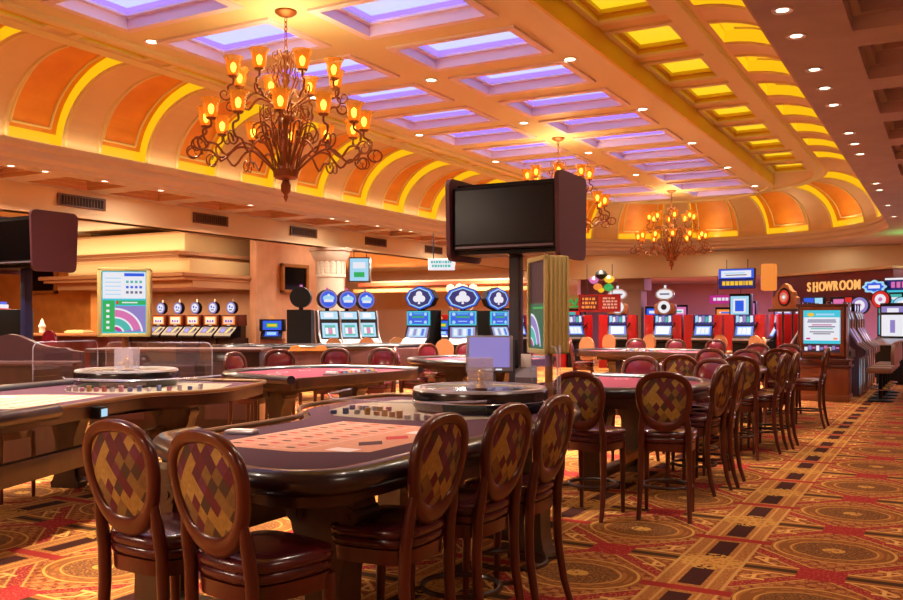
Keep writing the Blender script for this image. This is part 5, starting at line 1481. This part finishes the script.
# colourful ornament of petals on top of the red board
t = thing('topper_ornament','colourful pink, yellow and green ornament on the red notice board','ornament',(-9.05,25.5,2.345),.2)
for nm, (x,z,r,m) in {'pink_petal':(-.22,.34,.15,'e_pink'),'yellow_petal':(.24,.36,.16,'e_yel'),'dark_bloom':(.0,.50,.19,'blackm'),'orange_petal':(-.1,.14,.14,'e_or'),'green_petal':(.22,.12,.15,'e_green'),'lime_base':(.0,.04,.10,'e_yel')}.items():
    o = MB(); o.lathe([(0,-r*.8),(r*.7,-r*.5),(r,0),(r*.7,r*.5),(0,r*.8)],14,(0,0,0),None,Matrix.Translation((x,0,z))); o.build(nm, M[m], t)
board('green and white lit hanging screen in a dark bracket beside the column','hanging_screen','screen',-15.0,21.6,2.95,.5,.30,.36,[(-.9,.9,-.9,.9,'e_ice'),(-.6,.6,.1,.6,'e_white'),(-.5,.5,-.6,-.2,'e_green')],'wood_dk',.5,.35)
board('red lit square sign on the far wall left of the grey pier','wall_sign','sign',-14.0,30.2,2.25,.4,.26,.24,[(-.9,.9,-.9,.9,'e_red'),(-.5,.5,-.5,.5,'e_or'),(-.3,.3,-.3,.3,'e_white')],'red',.1)
t = thing('neon_script','pale green neon script sign far behind the blue toppers','sign',(-12.0,32.0,2.15),.4)
MB().tube([(-.6+.04*i,0,.10*math.sin(i*.9)+.006*i) for i in range(31)],.03,6).tube([(-.55,0,-.16),(.5,0,-.10)],.025,6).build('tube', M['e_green'], t)
MB().box(-.75,.75,.05,.10,-.3,.3,b=.02).build('backboard', M['olive'], t)
MB().cyl((0,.08,-2.15),(0,.08,-.28),.05).build('post', M['steel_dk'], t)
# lamp post with four globes
t = thing('globe_lamp','lamp post with four white globes behind the blue topper machines','lamp',(-11.05,20.5,0),0)
MB().lathe([(.16,0),(.16,.05),(.05,.12),(.04,2.2),(.06,2.25),(.0,2.3)],14).build('pole', M['silver'], t)
for i in range(4):
    w_ = PI/2*i+.3; c, s = math.cos(w_), math.sin(w_)
    ar = MB().tube([(0,0,1.75),(.2*c,.2*s,1.72),(.30*c,.30*s,1.82),(.30*c,.30*s,2.2)],.02,8).build('arm', M['silver'], t)
    MB().lathe([(0,-.12),(.08,-.09),(.12,0),(.09,.08),(0,.12)],16,(.30*c,.30*s,2.32)).build('globe', emis('globe_glow',(255,214,170),1.6) if i == 0 else bpy.data.materials['globe_glow'], ar)
# clock-like topper over the turned red machine
t = thing('clock_topper','tan house-shaped topper with a round clock-like face beside the SHOWROOM sign','ornament',(-3.8,25.2,1.80),-.35)
t.scale = (.8,.8,.8)
o_ = [(-.42,0),(.42,0),(.42,.36),(.34,.42),(.30,.56),(.20,.62),(.12,.76),(0,.84),(-.12,.76),(-.20,.62),(-.30,.56),(-.34,.42),(-.42,.36)]
MB().prism(o_,-.12,.12,None,None,'y').build('body', M['tan'], t)
d_ = MB(); disc(d_,.27,-.15,-.11,.38,M['blackm'],28,.8,1.15); d_.build('surround', None, t)
d_ = MB(); disc(d_,.21,-.165,-.148,.38,M['e_red'],28,.8,1.1); disc(d_,.16,-.172,-.16,.38,M['pinkw'],24,.8,1.); disc(d_,.06,-.18,-.168,.38,M['e_white'],14); d_.build('face', None, t)
MB().box(-.55,.55,-.2,.2,-.1,0,b=.02).cyl((-.12,0,-2.25),(-.12,0,-.1),.035,None,10).cyl((.22,0,-2.25),(.22,0,-.1),.035,None,10).build('stand', M['wood_dk'], t)
# neon fronted machines at the far right
t = thing('neon_sign','long ice-blue neon sign with red lettering at the right edge','sign',(-.5,25.1,2.38),-.30)
MB().box(-.95,1.0,-.1,.2,-.19,.19,b=.02).build('box', M['blackm'], t)
n_ = MB().box(-.95,1.0,-.115,-.1,.13,.18,M['e_white']).box(-.95,1.0,-.115,-.1,-.18,-.13,M['e_cyan']).box(-.93,.98,-.11,-.1,-.12,.12,M['e_navy'])
rnd = random.Random(4); x = -.8
while x < .9: n_.box(x,x+.09,-.118,-.108,-.07,.08,M['e_pink' if rnd.random() < .5 else 'e_ice']); x += .13
n_.build('lettering', None, t)
t = thing('cloud_sign','small cloud-shaped ice-blue neon sign left of the long one','sign',(-1.66,25.2,2.34),-.30)
cl = [(.30*math.cos(2*PI*i/40)*(1+.09*math.cos(8*2*PI*i/40)), .17*math.sin(2*PI*i/40)*(1+.12*math.cos(8*2*PI*i/40))) for i in range(40)]
MB().prism(cl,-.05,.1,None,None,'y').build('plate', M['blackm'], t)
MB().prism([(a*.95,b*.95) for a,b in cl],-.062,-.05,M['e_ice'],None,'y').prism([(a*.72,b*.65) for a,b in cl],-.072,-.06,M['e_blue'],None,'y').box(-.14,.14,-.08,-.07,-.04,.04,M['e_white']).build('face', None, t)
tall_slot('tall teal lit machine below the long neon sign', -1.35, 26.0, -.35, 'e_cyan','e_teal', 2.25)
tall_slot('tall machine with rainbow lit edge at the right edge of the picture', -.62, 25.9, -.35, 'e_blue','e_cyan', 2.25)
for i,(c,y) in enumerate((('e_red',.0),('e_or',.07),('e_yel',.14),('e_green',.21))):
    pass
for i, (x,y,z,m) in enumerate(((-1.95,24.3,1.86,'e_lav'),(-1.47,24.1,2.0,'e_red'),(-1.0,23.9,1.84,'e_ice'))):
    t = thing('wheel_topper','round lit wheel topper over the right bank, %s of three' % ('left','middle','right')[i],'ornament',(x,y,z),-.3,'round wheel toppers')
    p = MB(); disc(p,.22,0,.1,0,M['blackm'],24); p.cyl((0,.05,-z),(0,.05,-.2),.04,None,8,M['silver']); p.build('body', None, t)
    p = MB(); disc(p,.2,-.014,0,0,M[m],24); disc(p,.13,-.02,-.008,0,M['e_white'],20); disc(p,.05,-.026,-.016,0,M['e_pink'],12); p.build('face', None, t)
tall_slot('tall machine with white lit screen and dark frame on the right bank', -1.15, 23.5, -.5, 'e_white','e_lav', 1.9)
board('small dark screens above the kiosk, left one','wall_screen','screen',-3.15,25.6,1.98,-.3,.3,.13,[(-.9,.0,-.8,.8,'e_blue'),(.1,.8,-.8,.8,'e_ice')],'blackm',.1)
board('small dark screen with pink light above the kiosk','wall_screen','screen',-2.45,25.4,1.98,-.3,.3,.13,[(-.7,.2,-.8,.5,'e_pink'),(.3,.9,-.8,.8,'e_red')],'blackm',.1)
tall_slot('tall machine with magenta lit top far behind the red row', -5.0, 34.5, 0, 'e_lav','e_mag', 2.2)
tall_slot('tall machine with pink lit top far behind the red row, right of the magenta one', -6.6, 34.5, 0, 'e_mag','e_pink', 2.2)

for i,(x,y,rz,c1,c2,h,lb) in enumerate(((-12.7,8.8,-.9,'e_blue','e_red',1.66,'lit machine cut off by the left edge of the picture'),
    (-9.45,32.4,.3,'e_lav','e_blue',2.0,'lit machine behind the red row, left of the first oval topper'),(-8.6,32.4,.2,'e_teal','e_pink',2.05,'lit machine behind the red row, between the two oval toppers'),
    (-6.9,32.3,.1,'e_blue','e_or',1.95,'lit machine behind the red row, right of the middle oval topper'),(-4.95,32.3,0,'e_mag','e_lav',2.0,'lit machine behind the red row, left of the clock-like topper'),
    (-11.6,29.6,.5,'e_teal','e_red',1.9,'lit machine behind the fluted display, at the left end of the red row'),(-11.2,23.6,.5,'e_lav','e_teal',1.85,'lit machine between the curved machines and the blue toppers'))):
    tall_slot(lb, x, y, rz, c1, c2, h)
board('long pink neon board far behind the red machines','wall_sign','sign',-7.0,33.4,2.25,-.1,.7,.15,[(-1,1,-1,1,'e_mag')]+lines(1,-.85,.9,-.6,.6,'e_white',11),'blackm',.1,.88)
